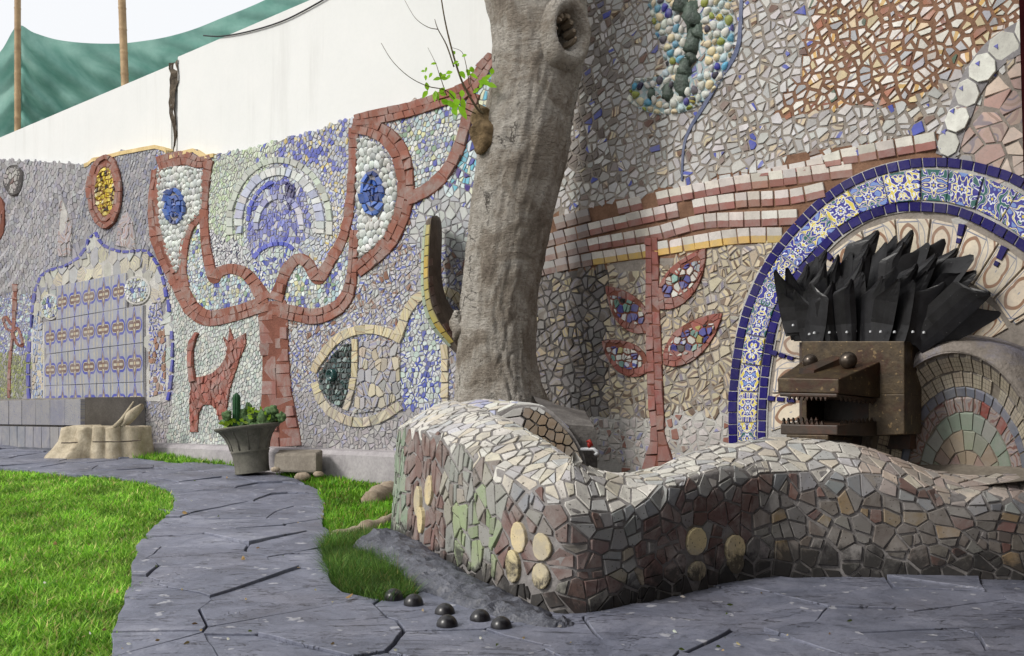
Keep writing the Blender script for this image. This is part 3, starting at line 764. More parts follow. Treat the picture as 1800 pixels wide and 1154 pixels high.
def st_stripe(x, y):
    if y > 690: return pick((4, S(C(170, 168, 172), 'striped_tile', 'stripe', C(140, 144, 176))), (4, S(C(160, 157, 158), 'grey_tile', 'rough_tile')))
    return pick((6, S(C(196, 196, 197), 'striped_tile', 'stripe', C(104, 112, 172))), (2.5, S(C(188, 183, 178), 'striped_tile', 'stripe', C(136, 104, 88))), (1.5, S(C(184, 184, 185), 'white_tile')), (.35, S(BRN, 'terracotta_tile')))
def st_pebble(x, y): return pick((5, S(C(190, 194, 192), 'white_tile')), (2, S(C(168, 172, 174), 'white_tile')), (1.2, S(C(204, 206, 208), 'striped_tile', 'stripe', C(96, 104, 180))))
def st_aqua(x, y): return pick((3, S(C(206, 220, 222), 'white_tile')), (3, S(C(110, 184, 206), 'blue_tile')), (1, S(C(72, 58, 130), 'blue_tile')), (1, S(C(60, 70, 150), 'blue_tile')), (1, S(C(214, 218, 190), 'white_tile')))
def st_bluewhite(x, y): return pick((5, S(C(204, 210, 208), 'striped_tile', 'swirl', C(66, 82, 170))), (2, S(C(190, 204, 196), 'white_tile')), (.8, S(C(70, 84, 170), 'blue_tile')))
def st_dust(x, y): return pick((4, S(C(164, 160, 162), 'grey_tile', 'rough_tile')), (2, S(C(178, 174, 172), 'grey_tile', 'rough_tile')), (1, S(C(170, 168, 176), 'striped_tile', 'stripe', C(148, 150, 176))))
def st_bushes(x, y):
    if y > 622: return pick((3, S(C(140, 148, 84), 'green_tile')), (2, S(C(110, 116, 84), 'green_tile')), (1, S(C(150, 150, 150), 'grey_tile')))
    return st_shard(x, y) if random.random() < .5 else S(C(172, 176, 190), 'striped_tile', 'stripe', C(104, 112, 176))
def st_rwhite(x, y):  # greyer towards the trunk: dirt, with the trunk's shade painted in
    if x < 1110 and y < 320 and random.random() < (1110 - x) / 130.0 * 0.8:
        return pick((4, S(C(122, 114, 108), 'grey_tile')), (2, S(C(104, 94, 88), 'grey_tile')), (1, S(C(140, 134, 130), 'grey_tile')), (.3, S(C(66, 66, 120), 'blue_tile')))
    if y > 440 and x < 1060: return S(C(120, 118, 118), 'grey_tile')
    return pick((6, S(C(198, 197, 195), 'white_tile')), (3, S(C(182, 181, 180), 'white_tile')), (.7, S(C(206, 204, 200), 'striped_tile', 'stripe', C(84, 96, 186))), (.8, S(C(206, 190, 160), 'patterned_tile', 'swirl', C(110, 84, 64))), (.25, S(C(122, 98, 88), 'terracotta_tile')), (.2, S(C(70, 82, 170), 'blue_tile')))
def st_brown(x, y):
    return pick((6, S(C(222, 216, 208), 'white_tile')), (2, S(C(220, 200, 160), 'cream_tile')), (3, S(C(222, 216, 204), 'patterned_tile', 'stripe', C(206, 166, 96))), (2, S(C(220, 214, 204), 'patterned_tile', 'swirl', C(140, 84, 66))),
                (2, S(C(172, 172, 178), 'white_tile')), (.8, S(C(222, 218, 206), 'patterned_tile', 'swirl', C(80, 104, 84))), (1, S(C(168, 110, 84), 'terracotta_tile')))
def st_pink(x, y): return pick((5, S(C(204, 178, 166), 'cream_tile', 'swirl', C(176, 150, 140))), (2, S(C(210, 190, 176), 'cream_tile')), (1, S(C(190, 160, 150), 'cream_tile')))
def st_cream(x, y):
    if x < 1062: return pick((3, S(C(112, 106, 100), 'patterned_tile', 'swirl', C(82, 72, 62))), (2, S(C(104, 102, 102), 'grey_tile')), (1.2, S(C(150, 138, 108), 'patterned_tile', 'swirl', C(90, 76, 60))))  # darkened palette: the trunk's shade painted into these tiles
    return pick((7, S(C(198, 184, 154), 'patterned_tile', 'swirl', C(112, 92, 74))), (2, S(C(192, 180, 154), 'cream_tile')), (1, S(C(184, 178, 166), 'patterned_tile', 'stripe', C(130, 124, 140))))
def st_faded(x, y): return pick((5, S(C(206, 200, 194), 'faded_tile', 'rough_tile')), (2, S(C(204, 196, 190), 'faded_tile', 'stripe', C(150, 152, 190))), (1, S(C(150, 102, 88), 'faded_tile', 'rough_tile')), (1.4, S(C(188, 180, 172), 'faded_tile', 'swirl', C(150, 130, 120))))
def st_crm_small(x, y): return pick((1, S(C(208, 192, 150), 'cream_tile')))
def st_eyeinner(x, y): return pick((4, S(C(176, 172, 168), 'patterned_tile', 'stripe', C(150, 150, 170))), (3, S(C(186, 176, 156), 'cream_tile')), (2, S(C(160, 160, 162), 'grey_tile')))
def st_skip(x, y): return None

# --- background regions, first match wins: (polygon in picture, spacing u, spacing v, rotation, jitter, style, gap)
INF = 9000
REG = [
    ([(40, 715), (50, 600), (62, 505), (110, 466), (164, 400), (182, 430), (256, 438), (285, 475), (305, 600), (294, 712)], .30, .30, 0, .2, st_skip, .01),           # niche, built separately
    ([(1292, 1000), (1292, 700), (1312, 560), (1370, 445), (1450, 358), (1560, 302), (1640, 290), (1735, 304), (1800, 330), (2300, 700), (2300, 1000)], .3, .3, 0, .2, st_skip, .01),  # arch field
    ([(-500, 900), (-500, 530), (0, 520), (50, 515), (56, 720), (40, 900)], .07, .055, 0, .35, st_bushes, .007),
    ([(-500, 200), (115, 280), (160, 300), (130, 400), (90, 470), (50, 520), (-500, 530)], .16, .042, R(-62), .22, st_grey, .007),
    ([(-500, 200), (275, 200), (272, 330), (285, 450), (300, 480), (170, 500), (50, 520), (130, 400)], .10, .055, R(12), .25, st_greyblue, .009),
    ([(371, 280), (470, 250), (500, 245), (470, 300), (430, 350), (432, 430), (400, 420), (362, 400)], .065, .05, R(60), .3, st_greenwhite, .006),
    ([(375, 395), (425, 420), (440, 470), (395, 475), (378, 490), (362, 420)], .07, .06, .3, .35, st_bw, .006),
    ([(500, 372), (505, 345), (495, 318), (480, 318), (455, 345), (436, 385), (436, 440), (445, 455), (480, 430), (510, 428), (545, 430), (548, 400), (540, 345), (520, 318), (497, 315)], .075, .06, R(80), .3, st_bluearc, .006),
    ([(425, 450), (420, 390), (440, 330), (480, 290), (520, 290), (560, 330), (575, 400), (570, 450), (520, 440), (480, 440), (440, 470)], .07, .06, R(20), .25, st_arcring, .006),
    ([(470, 520), (440, 470), (470, 440), (500, 432), (525, 450), (505, 500)], .055, .05, 0, .35, st_bluewhite, .006),
    ([(490, 245), (625, 205), (622, 400), (600, 440), (570, 480), (545, 450), (560, 400), (540, 330), (500, 290)], .06, .055, R(40), .35, st_blueyellow, .006),
    ([(320, 400), (355, 380), (380, 490), (440, 470), (470, 530), (350, 560), (320, 500)], .052, .046, 0, .38, st_shard, .005),
    ([(490, 540), (520, 460), (560, 480), (622, 400), (625, 500), (590, 560), (520, 560)], .052, .046, 0, .38, st_shard, .005),
    ([(690, 200), (830, 160), (820, 210), (780, 310), (735, 350), (715, 290)], .048, .044, 0, .38, st_shard, .005),
    ([(826, 200), (845, 120), (880, 90), (880, 330), (780, 335), (805, 290)], .075, .06, R(60), .35, st_aqua, .006),
    ([(740, 345), (790, 320), (860, 320), (850, 470), (730, 440), (715, 420)], .105, .085, 0, .35, st_pebble, .009),
    ([(300, 500), (330, 540), (460, 560), (465, 800), (290, 800), (305, 690)], .062, .05, R(70), .35, st_pale, .006),
    ([(706, 590), (730, 540), (780, 520), (785, 720), (706, 720)], .05, .046, 0, .35, st_bluewhite, .005),
    ([(-500, 735), (900, 735), (900, 1000), (-500, 1000)], .085, .06, 0, .3, st_dust, .008),
    ([(-500, 0), (880, 0), (880, 1000), (-500, 1000)], .075, .065, R(25), .36, st_stripe, .008),
    ([(1440, -200), (1418, 110), (1368, 203), (1480, 186), (1600, 178), (1690, 122), (1800, 40), (1800, -200)], .092, .072, R(25), .30, st_brown, .0145),
    ([(1790, 30), (2300, -200), (2300, 700), (1800, 320), (1735, 300), (1668, 285), (1700, 180), (1790, 90)], .15, .13, R(20), .32, st_pink, .008),
    ([(860, 350), (1000, 380), (1100, 352), (1240, 322), (1400, 278), (1640, 240), (1660, 280), (1500, 330), (1380, 420), (1090, 470), (860, 490)], .10, .1, 0, .2, st_skip, .01),
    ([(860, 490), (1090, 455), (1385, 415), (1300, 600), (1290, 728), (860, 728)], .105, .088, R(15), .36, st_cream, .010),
    ([(860, 728), (1300, 728), (1300, 1000), (860, 1000)], .095, .075, 0, .38, st_faded, .012),
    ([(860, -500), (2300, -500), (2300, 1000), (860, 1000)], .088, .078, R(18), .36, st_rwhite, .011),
]
UVREG = []
for poly, su, sv, rot, jit, stf, gp in REG:
    ks = (0.72 if min(x for x, y in poly) > 800 else 0.78) if su > 0.056 else 0.9
    UVREG.append((wpoly([(max(-420, min(2200, x)), y) for x, y in poly]), su * ks, sv * ks, rot, jit, stf, gp * 0.9))
def region(p):
    for i, rg in enumerate(UVREG):
        if pip(p, rg[0]): return i
    return None
random.seed(11)
pts, who = [], []
def coarse(i):
    su, sv = UVREG[i][1], UVREG[i][2]
    return 1.0 if su / sv > 1.7 or su < 0.05 else 1.36
for i, (poly, su, sv, rot, jit, stf, gp) in enumerate(UVREG):
    xs = [p[0] for p in poly]; ys = [p[1] for p in poly]; kc_ = coarse(i)
    for p in hexgrid(max(min(xs), -9.6), min(max(xs), 4.2), max(min(ys), Z0 - 0.1), min(max(ys), 4.3), su * kc_, sv * kc_, rot, jit * (0.8 if kc_ > 1 else 1), 0.4):
        if region(p) == i: pts.append(p); who.append(i)
for u in np.arange(-9.6, 4.3, 0.07):                    # unseen neighbours that end the tiling at the top edge
    pts.append((u, vtop(u) + 0.045)); who.append(None)
cells = voronoi(pts, 14, ext=0.22)
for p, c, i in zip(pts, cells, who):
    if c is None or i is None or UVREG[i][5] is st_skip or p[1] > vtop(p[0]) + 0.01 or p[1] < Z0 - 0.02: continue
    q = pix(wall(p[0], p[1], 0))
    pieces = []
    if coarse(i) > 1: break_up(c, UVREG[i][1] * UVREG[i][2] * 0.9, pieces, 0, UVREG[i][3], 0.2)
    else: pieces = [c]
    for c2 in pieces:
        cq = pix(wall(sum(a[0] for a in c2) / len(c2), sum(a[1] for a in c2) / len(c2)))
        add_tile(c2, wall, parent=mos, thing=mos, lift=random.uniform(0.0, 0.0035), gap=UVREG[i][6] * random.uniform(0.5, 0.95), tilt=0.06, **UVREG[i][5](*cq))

# ------------------------------------------------------------------ figures of the mural
random.seed(5)
# the terracotta tree with two eyes
ARMS = [
    [(492, 786, 74), (489, 740, 64), (486, 690, 52), (484, 620, 46), (481, 560, 52), (479, 530, 50)],
    [(277, 300, 20), (272, 340, 18), (272, 385, 22), (280, 428, 24), (297, 468, 26), (314, 496, 28), (328, 525, 28), (345, 548, 28), (370, 560, 28), (408, 553, 27), (450, 540, 27), (474, 532, 30)],
    [(279, 289, 26), (300, 283, 26), (325, 278, 24), (350, 286, 20), (372, 281, 18)],
    [(369, 282, 15), (363, 310, 14), (359, 345, 13), (358, 385, 14), (361, 425, 16), (368, 460, 18), (377, 490, 18), (389, 478, 18), (408, 473, 18), (432, 481, 20), (450, 501, 22), (468, 528, 26)],
    [(357, 378, 13), (343, 387, 15), (331, 408, 15), (324, 440, 14), (322, 475, 14), (326, 505, 18)],
    [(487, 528, 26), (496, 500, 20), (507, 474, 19), (519, 459, 19), (532, 456, 19), (545, 467, 20), (561, 491, 20), (580, 463, 19), (600, 427, 18), (611, 394, 16), (617, 340, 15), (621, 280, 15), (624, 226, 16)],
    [(490, 545, 26), (527, 553, 27), (555, 557, 28), (585, 548, 27), (607, 528, 24), (619, 495, 19), (623, 450, 16), (624, 405, 15)],
    [(622, 222, 26), (659, 228, 30), (690, 248, 32), (710, 285, 31), (716, 330, 30), (708, 375, 29), (688, 420, 28), (661, 450, 27), (628, 478, 24)],
    [(626, 213, 20), (665, 206, 26), (700, 199, 26), (740, 188, 26), (780, 174, 27), (815, 162, 28), (836, 146, 26), (850, 122, 24), (868, 100, 22)],
    [(718, 352, 22), (735, 345, 22), (763, 328, 22), (787, 300, 21), (805, 268, 20), (817, 230, 19), (826, 200, 18), (836, 165, 18)],
]
Es = [band_edges(a) for a in ARMS]
fig = band_bed('tree_figure', Es, -0.02, 0.007, 'mortar_red', mos)
fig['label'] = 'terracotta tree whose looping branches frame two eyes'
for i, E in enumerate(Es):
    wd = ARMS[i][len(ARMS[i]) // 2][2]
    band_tiles(E, 0.10 if wd > 20 else 0.095, 2 if wd > 22 else 1, st_terr, fig, mos, lift=0.0105 + 0.0008 * i, gap=0.0022, wob=1.2, tilt=0.07)

def ellipse(cx, cy, rx, ry, n=28, a0=0, a1=6.2832): return [(cx + rx * math.cos(a0 + (a1 - a0) * i / n), cy + ry * math.sin(a0 + (a1 - a0) * i / n)) for i in range(n)]
def ring_band(cx, cy, rx, ry, w_, n=16): return band_edges([(cx + rx * math.cos(2 * math.pi * i / n), cy + ry * math.sin(2 * math.pi * i / n), w_) for i in range(n + 1)], 4)
def st_whitep(x, y): return pick((5, S(C(224, 228, 224), 'pebble', 'rough_tile')), (2, S(C(206, 212, 208), 'pebble', 'rough_tile')), (1, S(C(188, 194, 190), 'pebble', 'rough_tile')))
def st_bluep(x, y): return pick((3, S(C(46, 88, 168), 'blue_tile')), (2, S(C(62, 106, 186), 'blue_tile')), (1, S(C(34, 60, 128), 'blue_tile')))
for eye, pup in ((([(277, 300), (300, 293), (330, 292), (360, 300), (356, 345), (353, 378), (335, 392), (325, 420), (319, 470), (310, 482), (292, 440), (280, 390), (279, 340)]), (308, 363, 18, 34)),
                 (([(629, 243), (650, 243), (676, 262), (694, 295), (701, 335), (694, 380), (676, 420), (655, 440), (631, 456), (630, 400), (626, 340)]), (657, 341, 21, 43))):
    ep = prism('eye_figure', wpoly(eye), -0.02, -0.004, 'mortar_pale', mos)
    ep['label'] = 'white pebble eye with a blue pupil'
    hole = wpoly(ellipse(*pup))
    fill(wpoly(eye), 0.062, st_whitep, ep, mos, lift=0.014, jit=0.34, gap=0.003, rnd=True, dome=0.021, hole=hole)
    pb = prism('pupil', hole, -0.02, 0.012, 'mortar', ep)
    for rr in (0.85, 0.5): band_tiles(ring_band(pup[0], pup[1], pup[2] * rr, pup[3] * rr, 8), 0.075, 1, st_bluep, ep, mos, lift=0.036, gap=0.005, tilt=0.25)
    fill(wpoly(ellipse(pup[0], pup[1], pup[2] * .32, pup[3] * .32)), 0.06, st_bluep, ep, mos, lift=0.036, gap=0.005, tilt=0.25)

# the yellow eye in a terracotta oval
sunp = prism('sun_figure', wpoly(ellipse(187, 338, 28, 66)), -0.02, 0.02, 'mortar_red', mos)
sunp['label'] = 'terracotta oval ringed round a yellow centre'
for rr in (0.93, 0.74): band_tiles(ring_band(187, 338, 28 * rr, 66 * rr, 8), 0.12, 1, st_terr, sunp, mos, lift=0.036 if rr > .8 else 0.028, gap=0.003)
fill(wpoly(ellipse(188, 338, 17, 44)), 0.05, lambda x, y: pick((4, S(C(216, 192, 58), 'yellow_tile')), (2, S(C(190, 164, 60), 'yellow_tile')), (1, S(C(60, 52, 44), 'yellow_tile')), (1, S(C(214, 206, 160), 'yellow_tile'))), sunp, mos, lift=0.03, tilt=0.3)

# the small grey eye and the red form at the far left
se = prism('small_eye_figure', wpoly(ellipse(27, 318, 16, 28)), -0.02, 0.01, 'dark_mortar', mos)
fill(wpoly(ellipse(27, 318, 13, 24)), 0.07, lambda x, y: S(C(176, 172, 170) if math.hypot(x - 26, y - 320) > 6 else C(96, 54, 44), 'grey_tile', 'rough_tile'), se, mos, lift=0.02)
rf = prism('red_figure', wpoly([(-20, 345), (4, 340), (14, 370), (10, 410), (-4, 440), (-20, 440)]), -0.02, 0.01, 'mortar_red', mos)
fill(wpoly([(-20, 350), (2, 345), (11, 372), (7, 408), (-6, 435), (-20, 435)]), 0.10, lambda x, y: S(TERR2 if y < 400 else WH, 'terracotta_tile', 'rough_tile'), rf, mos, lift=0.02)
# small red plant by the niche
E1 = [band_edges([(18, 700, 5), (19, 640, 5), (23, 580, 5), (27, 520, 8), (28, 500, 8)]), band_edges([(22, 582, 4), (12, 578, 4), (6, 562, 4), (12, 558, 4), (20, 572, 4)]), band_edges([(23, 585, 4), (30, 577, 4), (37, 590, 4), (40, 608, 4), (30, 604, 4), (24, 588, 4)])]
sp = band_bed('sprig_figure', E1, -0.02, 0.006, 'mortar_red', mos)
for E in E1: band_tiles(E, 0.12, 1, st_terr, sp, mos, lift=0.010, gap=0.003)
# pale pointed shapes above the niche
for tri in ([(116, 350), (129, 400), (126, 450), (104, 452), (106, 400)], [(222, 368), (236, 392), (240, 440), (204, 432), (210, 392)]):
    tp = prism('pointed_figure', wpoly(tri), -0.02, 0.006, 'mortar_pale', mos)
    fill(wpoly(tri), 0.14, lambda x, y: S(C(172, 166, 168), 'faded_tile', 'swirl', C(160, 134, 128)), tp, mos, lift=0.016)

# the red animal
DEER = [(340, 665), (360, 662), (376, 657), (390, 644), (398, 631), (402, 612), (395, 592), (404, 603), (405, 576), (413, 598), (433, 586), (434, 607), (423, 631), (414, 660), (407, 683), (403, 712), (401, 740), (388, 740), (384, 722),
        (374, 712), (359, 712), (350, 728), (347, 760), (334, 760), (334, 720), (336, 695)]
dp = prism('deer_figure', wpoly(DEER), -0.02, 0.010, 'mortar_red', mos)
dp['label'] = 'red long-tailed animal in relief'
fill(wpoly(DEER), 0.10, lambda x, y: S(C(150, 88, 76), 'terracotta_tile', 'rough_tile'), dp, mos, lift=0.015, aspect=0.6, rot=R(20), gap=0.003, tilt=0.14)
tail = band_edges([(343, 672, 13), (338, 645, 11), (338, 618, 10), (344, 598, 9), (351, 586, 6)])
tb = band_bed('tail', [tail], -0.02, 0.018, 'mortar_red', dp); band_tiles(tail, 0.14, 1, lambda x, y: S(C(150, 88, 76), 'terracotta_tile', 'rough_tile'), dp, mos, lift=0.03, gap=0.003)

# the fish-like eye in cream tile
ARC = [[(550, 655, 14), (566, 628, 16), (593, 598, 17), (621, 584, 17), (651, 579, 17), (682, 585, 17), (708, 598, 16)],
       [(552, 672, 14), (566, 706, 16), (590, 730, 17), (627, 743, 18), (667, 736, 18), (706, 712, 17)],
       [(702, 590, 17), (712, 556, 17), (728, 530, 17), (746, 516, 17), (775, 512, 17), (800, 520, 17), (815, 545, 17)],
       [(781, 605, 13), (782, 650, 13), (783, 712, 13)],
       [(626, 596, 11), (627, 630, 11), (622, 680, 11), (608, 722, 11)]]
Es = [band_edges(a) for a in ARC]
ff = band_bed('fish_eye_figure', Es, -0.02, 0.006, 'mortar', mos)
ff['label'] = 'almond eye outlined in cream tiles'
for E in Es: band_tiles(E, 0.105, 1, lambda x, y: S(C(204, 190, 152) if y < 690 else C(180, 172, 156), 'cream_tile', 'stripe', C(196, 186, 160)), ff, mos, lift=0.016, gap=0.004)
PUP = [(620, 604), (605, 606), (585, 625), (560, 657), (564, 685), (580, 706), (600, 718), (612, 690), (620, 650)]
pu = prism('fish_pupil', wpoly(PUP), -0.02, 0.004, 'dark_mortar', ff)
fill(wpoly(PUP), 0.045, lambda x, y: pick((3, S(C(62, 88, 88), 'green_tile')), (2, S(C(130, 150, 146), 'green_tile')), (2, S(C(44, 62, 64), 'green_tile'))), ff, mos, lift=0.016, tilt=0.3)
fill(wpoly([(634, 600), (690, 598), (705, 610), (706, 700), (670, 722), (625, 728), (618, 722), (628, 690), (633, 640)]), 0.10, st_eyeinner, ff, mos, lift=0.012, aspect=0.75, gap=0.005)
# bottle end set in the middle
cu, cv = W(587, 660); V, Fc = [], []
for k, (r_, d_) in enumerate(((0.055, -0.01), (0.055, 0.05), (0.047, 0.06), (0.036, 0.058), (0.030, 0.03), (0.012, 0.036))):
    for i in range(20): a = 2 * math.pi * i / 20; V.append(wall(cu + r_ * math.cos(a), cv + r_ * math.sin(a), d_))
for k in range(5):
    for i in range(20): Fc.append((k * 20 + i, k * 20 + (i + 1) % 20, k * 20 + 20 + (i + 1) % 20, k * 20 + 20 + i))
Fc.append(tuple(range(100, 120)))
bo = mesh_obj('bottle_end', V, Fc, 'bottle_glass', None, True, loc=wl(ff)); bo.parent = ff; bo.location = (0, 0, 0)

# blue dotted arc in the middle of the tree
for pts_, w_ in (([(447, 455, 8), (462, 438, 8), (482, 430, 8), (505, 430, 8), (518, 440, 8)], 8), ([(437, 390, 7), (445, 358, 7), (460, 335, 7), (482, 320, 7)], 7)):
    E = band_edges(pts_); ab = band_bed('arc_figure', [E], -0.02, 0.0, 'mortar_pale', mos)
    band_tiles(E, 0.075, 1, lambda x, y: S(C(88, 98, 190), 'blue_tile'), ab, mos, lift=0.014, gap=0.005)
for rx_, ry_, w_, stl in ((72, 96, 15, lambda x, y: pick((3, S(C(204, 206, 204), 'white_tile')), (1, S(C(176, 182, 204), 'white_tile')))), (88, 116, 11, lambda x, y: S(C(188, 194, 184), 'white_tile')), (40, 52, 10, lambda x, y: pick((2, S(C(150, 154, 196), 'blue_tile')), (1, S(C(196, 198, 204), 'white_tile'))))):
    E = band_edges([(492 + rx_ * math.cos(a), 398 - ry_ * math.sin(a), w_) for a in [R(188 - k * 19.6) for k in range(11)]])
    ab = band_bed('arc_figure', [E], -0.02, 0.002, 'mortar', mos); band_tiles(E, 0.085, 1, stl, ab, mos, lift=0.012, gap=0.004)
fill(wpoly([(500, 318), (508, 320), (521, 330), (517, 350), (512, 372), (504, 352)]), 0.06, lambda x, y: S(C(48, 46, 110), 'blue_tile'), mos, mos, lift=0.016)

# ------------------------------------------------------------------ tiled niche at the left
NICHE = [(52, 704), (51, 610), (58, 537), (65, 508), (80, 481), (116, 467), (143, 450), (155, 424), (164, 404), (172, 420), (181, 431), (214, 443), (257, 441), (270, 455), (281, 474), (298, 536), (305, 607), (300, 679), (294, 706)]
ni = prism('niche', wpoly(NICHE), -0.02, -0.002, 'mortar_pale', mos)
ni['label'] = 'arched panel of patterned tiles outlined in blue'
def in_panel(x, y): return 74 < x < 258 and y > (508 - (x - 80) * 0.194 if 100 < x < 228 else 567 - (x - 80) * 0.171)
def st_niche(x, y): return pick((3, S(C(186, 186, 176), 'cream_tile', 'rough_tile')), (2, S(C(174, 176, 176), 'cream_tile', 'rough_tile')), (1, S(C(190, 184, 160), 'cream_tile', 'swirl', C(168, 164, 150))))
xs_ = [p[0] for p in wpoly(NICHE)]
pn = wpoly(NICHE); ptsn = hexgrid(min(xs_) - .3, max(xs_) + .3, 0.6, 3.1, 0.20, 0.17, 0, 0.25)
for p, c in zip(ptsn, voronoi(ptsn, 12, subject=pn)):
    if not c: continue
    q = pix(wall(p[0], p[1]))
    if in_panel(q[0], q[1] + 1): continue
    if q[0] > 262 and q[1] > 530 or q[0] < 70 and q[1] > 560: continue
    add_tile(c, wall, parent=ni, thing=mos, lift=0.008, gap=0.008, **st_niche(*q))
fill(wpoly([(262, 540), (284, 520), (292, 600), (290, 690), (262, 700)]), 0.07, lambda x, y: pick((3, S(C(186, 186, 190), 'striped_tile', 'stripe', C(96, 104, 176))), (1, S(C(150, 110, 90), 'terracotta_tile'))), ni, mos, lift=0.010)
fill(wpoly([(58, 560), (74, 540), (76, 700), (58, 702)]), 0.08, lambda x, y: pick((3, S(C(176, 182, 186), 'striped_tile', 'stripe', C(110, 130, 180))), (1, S(C(190, 180, 160), 'cream_tile'))), ni, mos, lift=0.010)
nb = band_edges([(x, y, 6.5) for x, y in NICHE], 6)
band_tiles(nb, 0.15, 1, lambda x, y: S(C(62, 66, 158), 'blue_tile'), ni, mos, lift=0.014, gap=0.012, skip=0.12)
cols_ = [80, 102, 124, 148, 173, 198.5, 225.6, 254.7]
rows_ = [(508, 474), (567, 537), (624, 603), (679, 672), (704, 699)]
def ry(r, x): a, b_ = rows_[r]; return a + (b_ - a) * (x - 80) / 175
pnl = prism('tile_panel', wpoly([(80, ry(1, 80)), (101, ry(1, 101)), (101, ry(0, 101)), (227, ry(0, 227)), (227, ry(1, 227)), (256, ry(1, 256)), (256, 706), (80, 706)]), -0.02, 0.014, 'mortar', ni)
for r in range(4):
    for c_ in range(7):
        if r == 0 and c_ in (0, 6): continue
        x0, x1 = cols_[c_], cols_[c_ + 1]
        q = wpoly([(x0, ry(r + 1, x0)), (x1, ry(r + 1, x1)), (x1, ry(r, x1)), (x0, ry(r, x0))])
        A, B_, D_ = q[0], q[1], q[3]; ex = (B_[0] - A[0], B_[1] - A[1]); ey = (D_[0] - A[0], D_[1] - A[1]); det = ex[0] * ey[1] - ex[1] * ey[0]
        kk_ = 1.0 if r < 3 else 0.4
        uvf = lambda x, y, A=A, ex=ex, ey=ey, det=det, kk_=kk_: (((x - A[0]) * ey[1] - (y - A[1]) * ey[0]) / det, 1 - kk_ + kk_ * (ex[0] * (y - A[1]) - ex[1] * (x - A[0])) / det)
        add_tile(q, wall, parent=ni, thing=mos, lift=0.022, gap=0.003, tilt=0.008, uvf=uvf, col=J(C(148, 151, 162), 0.06), mat='azulejo', kind_='painted_tile', bev=0.004)
for cx, cy, rx, ry_ in ((91, 540, 14, 20), (243, 511, 20, 22)):
    md = prism('medallion', wpoly(ellipse(cx, cy, rx * 1.15, ry_ * 1.15)), -0.02, 0.018, 'mortar_pale', ni)
    fill(wpoly(ellipse(cx, cy, rx, ry_)), 0.06, st_shard, ni, mos, lift=0.028, jit=0.38)

# ------------------------------------------------------------------ courses of white-over-red tiles
ROWS = [[(1648, 248, 30), (1600, 256, 29), (1533, 268, 28), (1484, 276, 27), (1430, 290, 18), (1382, 298, 15), (1330, 306, 12)],
        [(1500, 297, 28), (1440, 305, 27), (1382, 313, 27), (1311, 321, 26), (1231, 335, 25), (1178, 345, 24), (1080, 368, 22), (1000, 388, 22), (940, 405, 22)],
        [(1452, 334, 26), (1400, 345, 26), (1364, 349, 26), (1293, 353, 26), (1191, 369, 25), (1080, 394, 22), (1005, 413, 22), (940, 430, 22)],
        [(1404, 382, 26), (1364, 384, 26), (1311, 386, 26), (1231, 390, 25), (1160, 409, 24), (1071, 425, 22), (1000, 440, 22), (940, 456, 22)],
        [(1376, 414, 26), (1330, 414, 26), (1284, 417, 26), (1178, 434, 24), (1084, 449, 22), (1000, 464, 22), (940, 478, 22)]]
ROWS = [[(x, y, w_ * 1.12) for x, y, w_ in r[::-1]] for r in ROWS]
Es = [band_edges(r) for r in ROWS]
cb = band_bed('course_band', Es, -0.02, -0.001, 'mortar_brown', mos)
cb['label'] = 'wavy courses of half white, half red tiles'
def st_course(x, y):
    if x < 1035: return S(C(150, 146, 144), 'banded_tile', 'halves', C(122, 98, 90))  # darker copy where the trunk's shade is painted into the courses
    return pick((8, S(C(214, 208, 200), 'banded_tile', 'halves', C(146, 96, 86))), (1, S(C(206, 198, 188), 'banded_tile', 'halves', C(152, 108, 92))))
def st_course2(x, y): return S(C(214, 208, 200), 'banded_tile', 'halves', C(206, 172, 96)) if x > 1050 else st_course(x, y)
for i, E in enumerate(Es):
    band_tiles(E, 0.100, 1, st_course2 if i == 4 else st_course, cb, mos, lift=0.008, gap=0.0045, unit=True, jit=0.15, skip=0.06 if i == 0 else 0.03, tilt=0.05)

# ------------------------------------------------------------------ terracotta plant with four jewelled leaves
stem = [band_edges([(1158, 826, 60), (1158, 800, 46), (1157, 765, 24), (1155, 725, 26), (1153, 660, 27), (1150, 590, 26), (1147, 500, 24), (1145, 418, 22)])]
pf = band_bed('plant_figure', stem, -0.02, 0.009, 'mortar_red', mos)
pf['label'] = 'red plant with four leaves set with bright shards'
band_tiles(stem[0], 0.085, 2, lambda x, y: S(C(150, 92, 84) if y < 730 else C(158, 112, 104), 'terracotta_tile', 'rough_tile'), pf, mos, lift=0.014, gap=0.003, wob=1.0)
def leafpoly(a, b_, w_, n=12):
    dx, dy = b_[0] - a[0], b_[1] - a[1]; l = math.hypot(dx, dy); nx, ny = -dy / l, dx / l; o = []
    for i in range(n + 1): t_ = i / n; k = w_ / 2 * math.sin(math.pi * t_ ** 0.8) ** 0.8; o.append((a[0] + dx * t_ + nx * k, a[1] + dy * t_ + ny * k))
    for i in range(n - 1, 0, -1): t_ = i / n; k = w_ / 2 * math.sin(math.pi * t_ ** 0.8) ** 0.8; o.append((a[0] + dx * t_ - nx * k, a[1] + dy * t_ - ny * k))
    return o
def st_jewel(x, y): return pick((3, S(C(210, 208, 200), 'shard_tile')), (1.4, S(C(70, 72, 142), 'shard_tile')), (1.2, S(C(190, 176, 110), 'shard_tile')), (1, S(C(110, 150, 140), 'shard_tile')), (1, S(C(190, 200, 210), 'shard_tile', 'stripe', C(60, 70, 150))), (.6, S(C(40, 36, 40), 'shard_tile')))
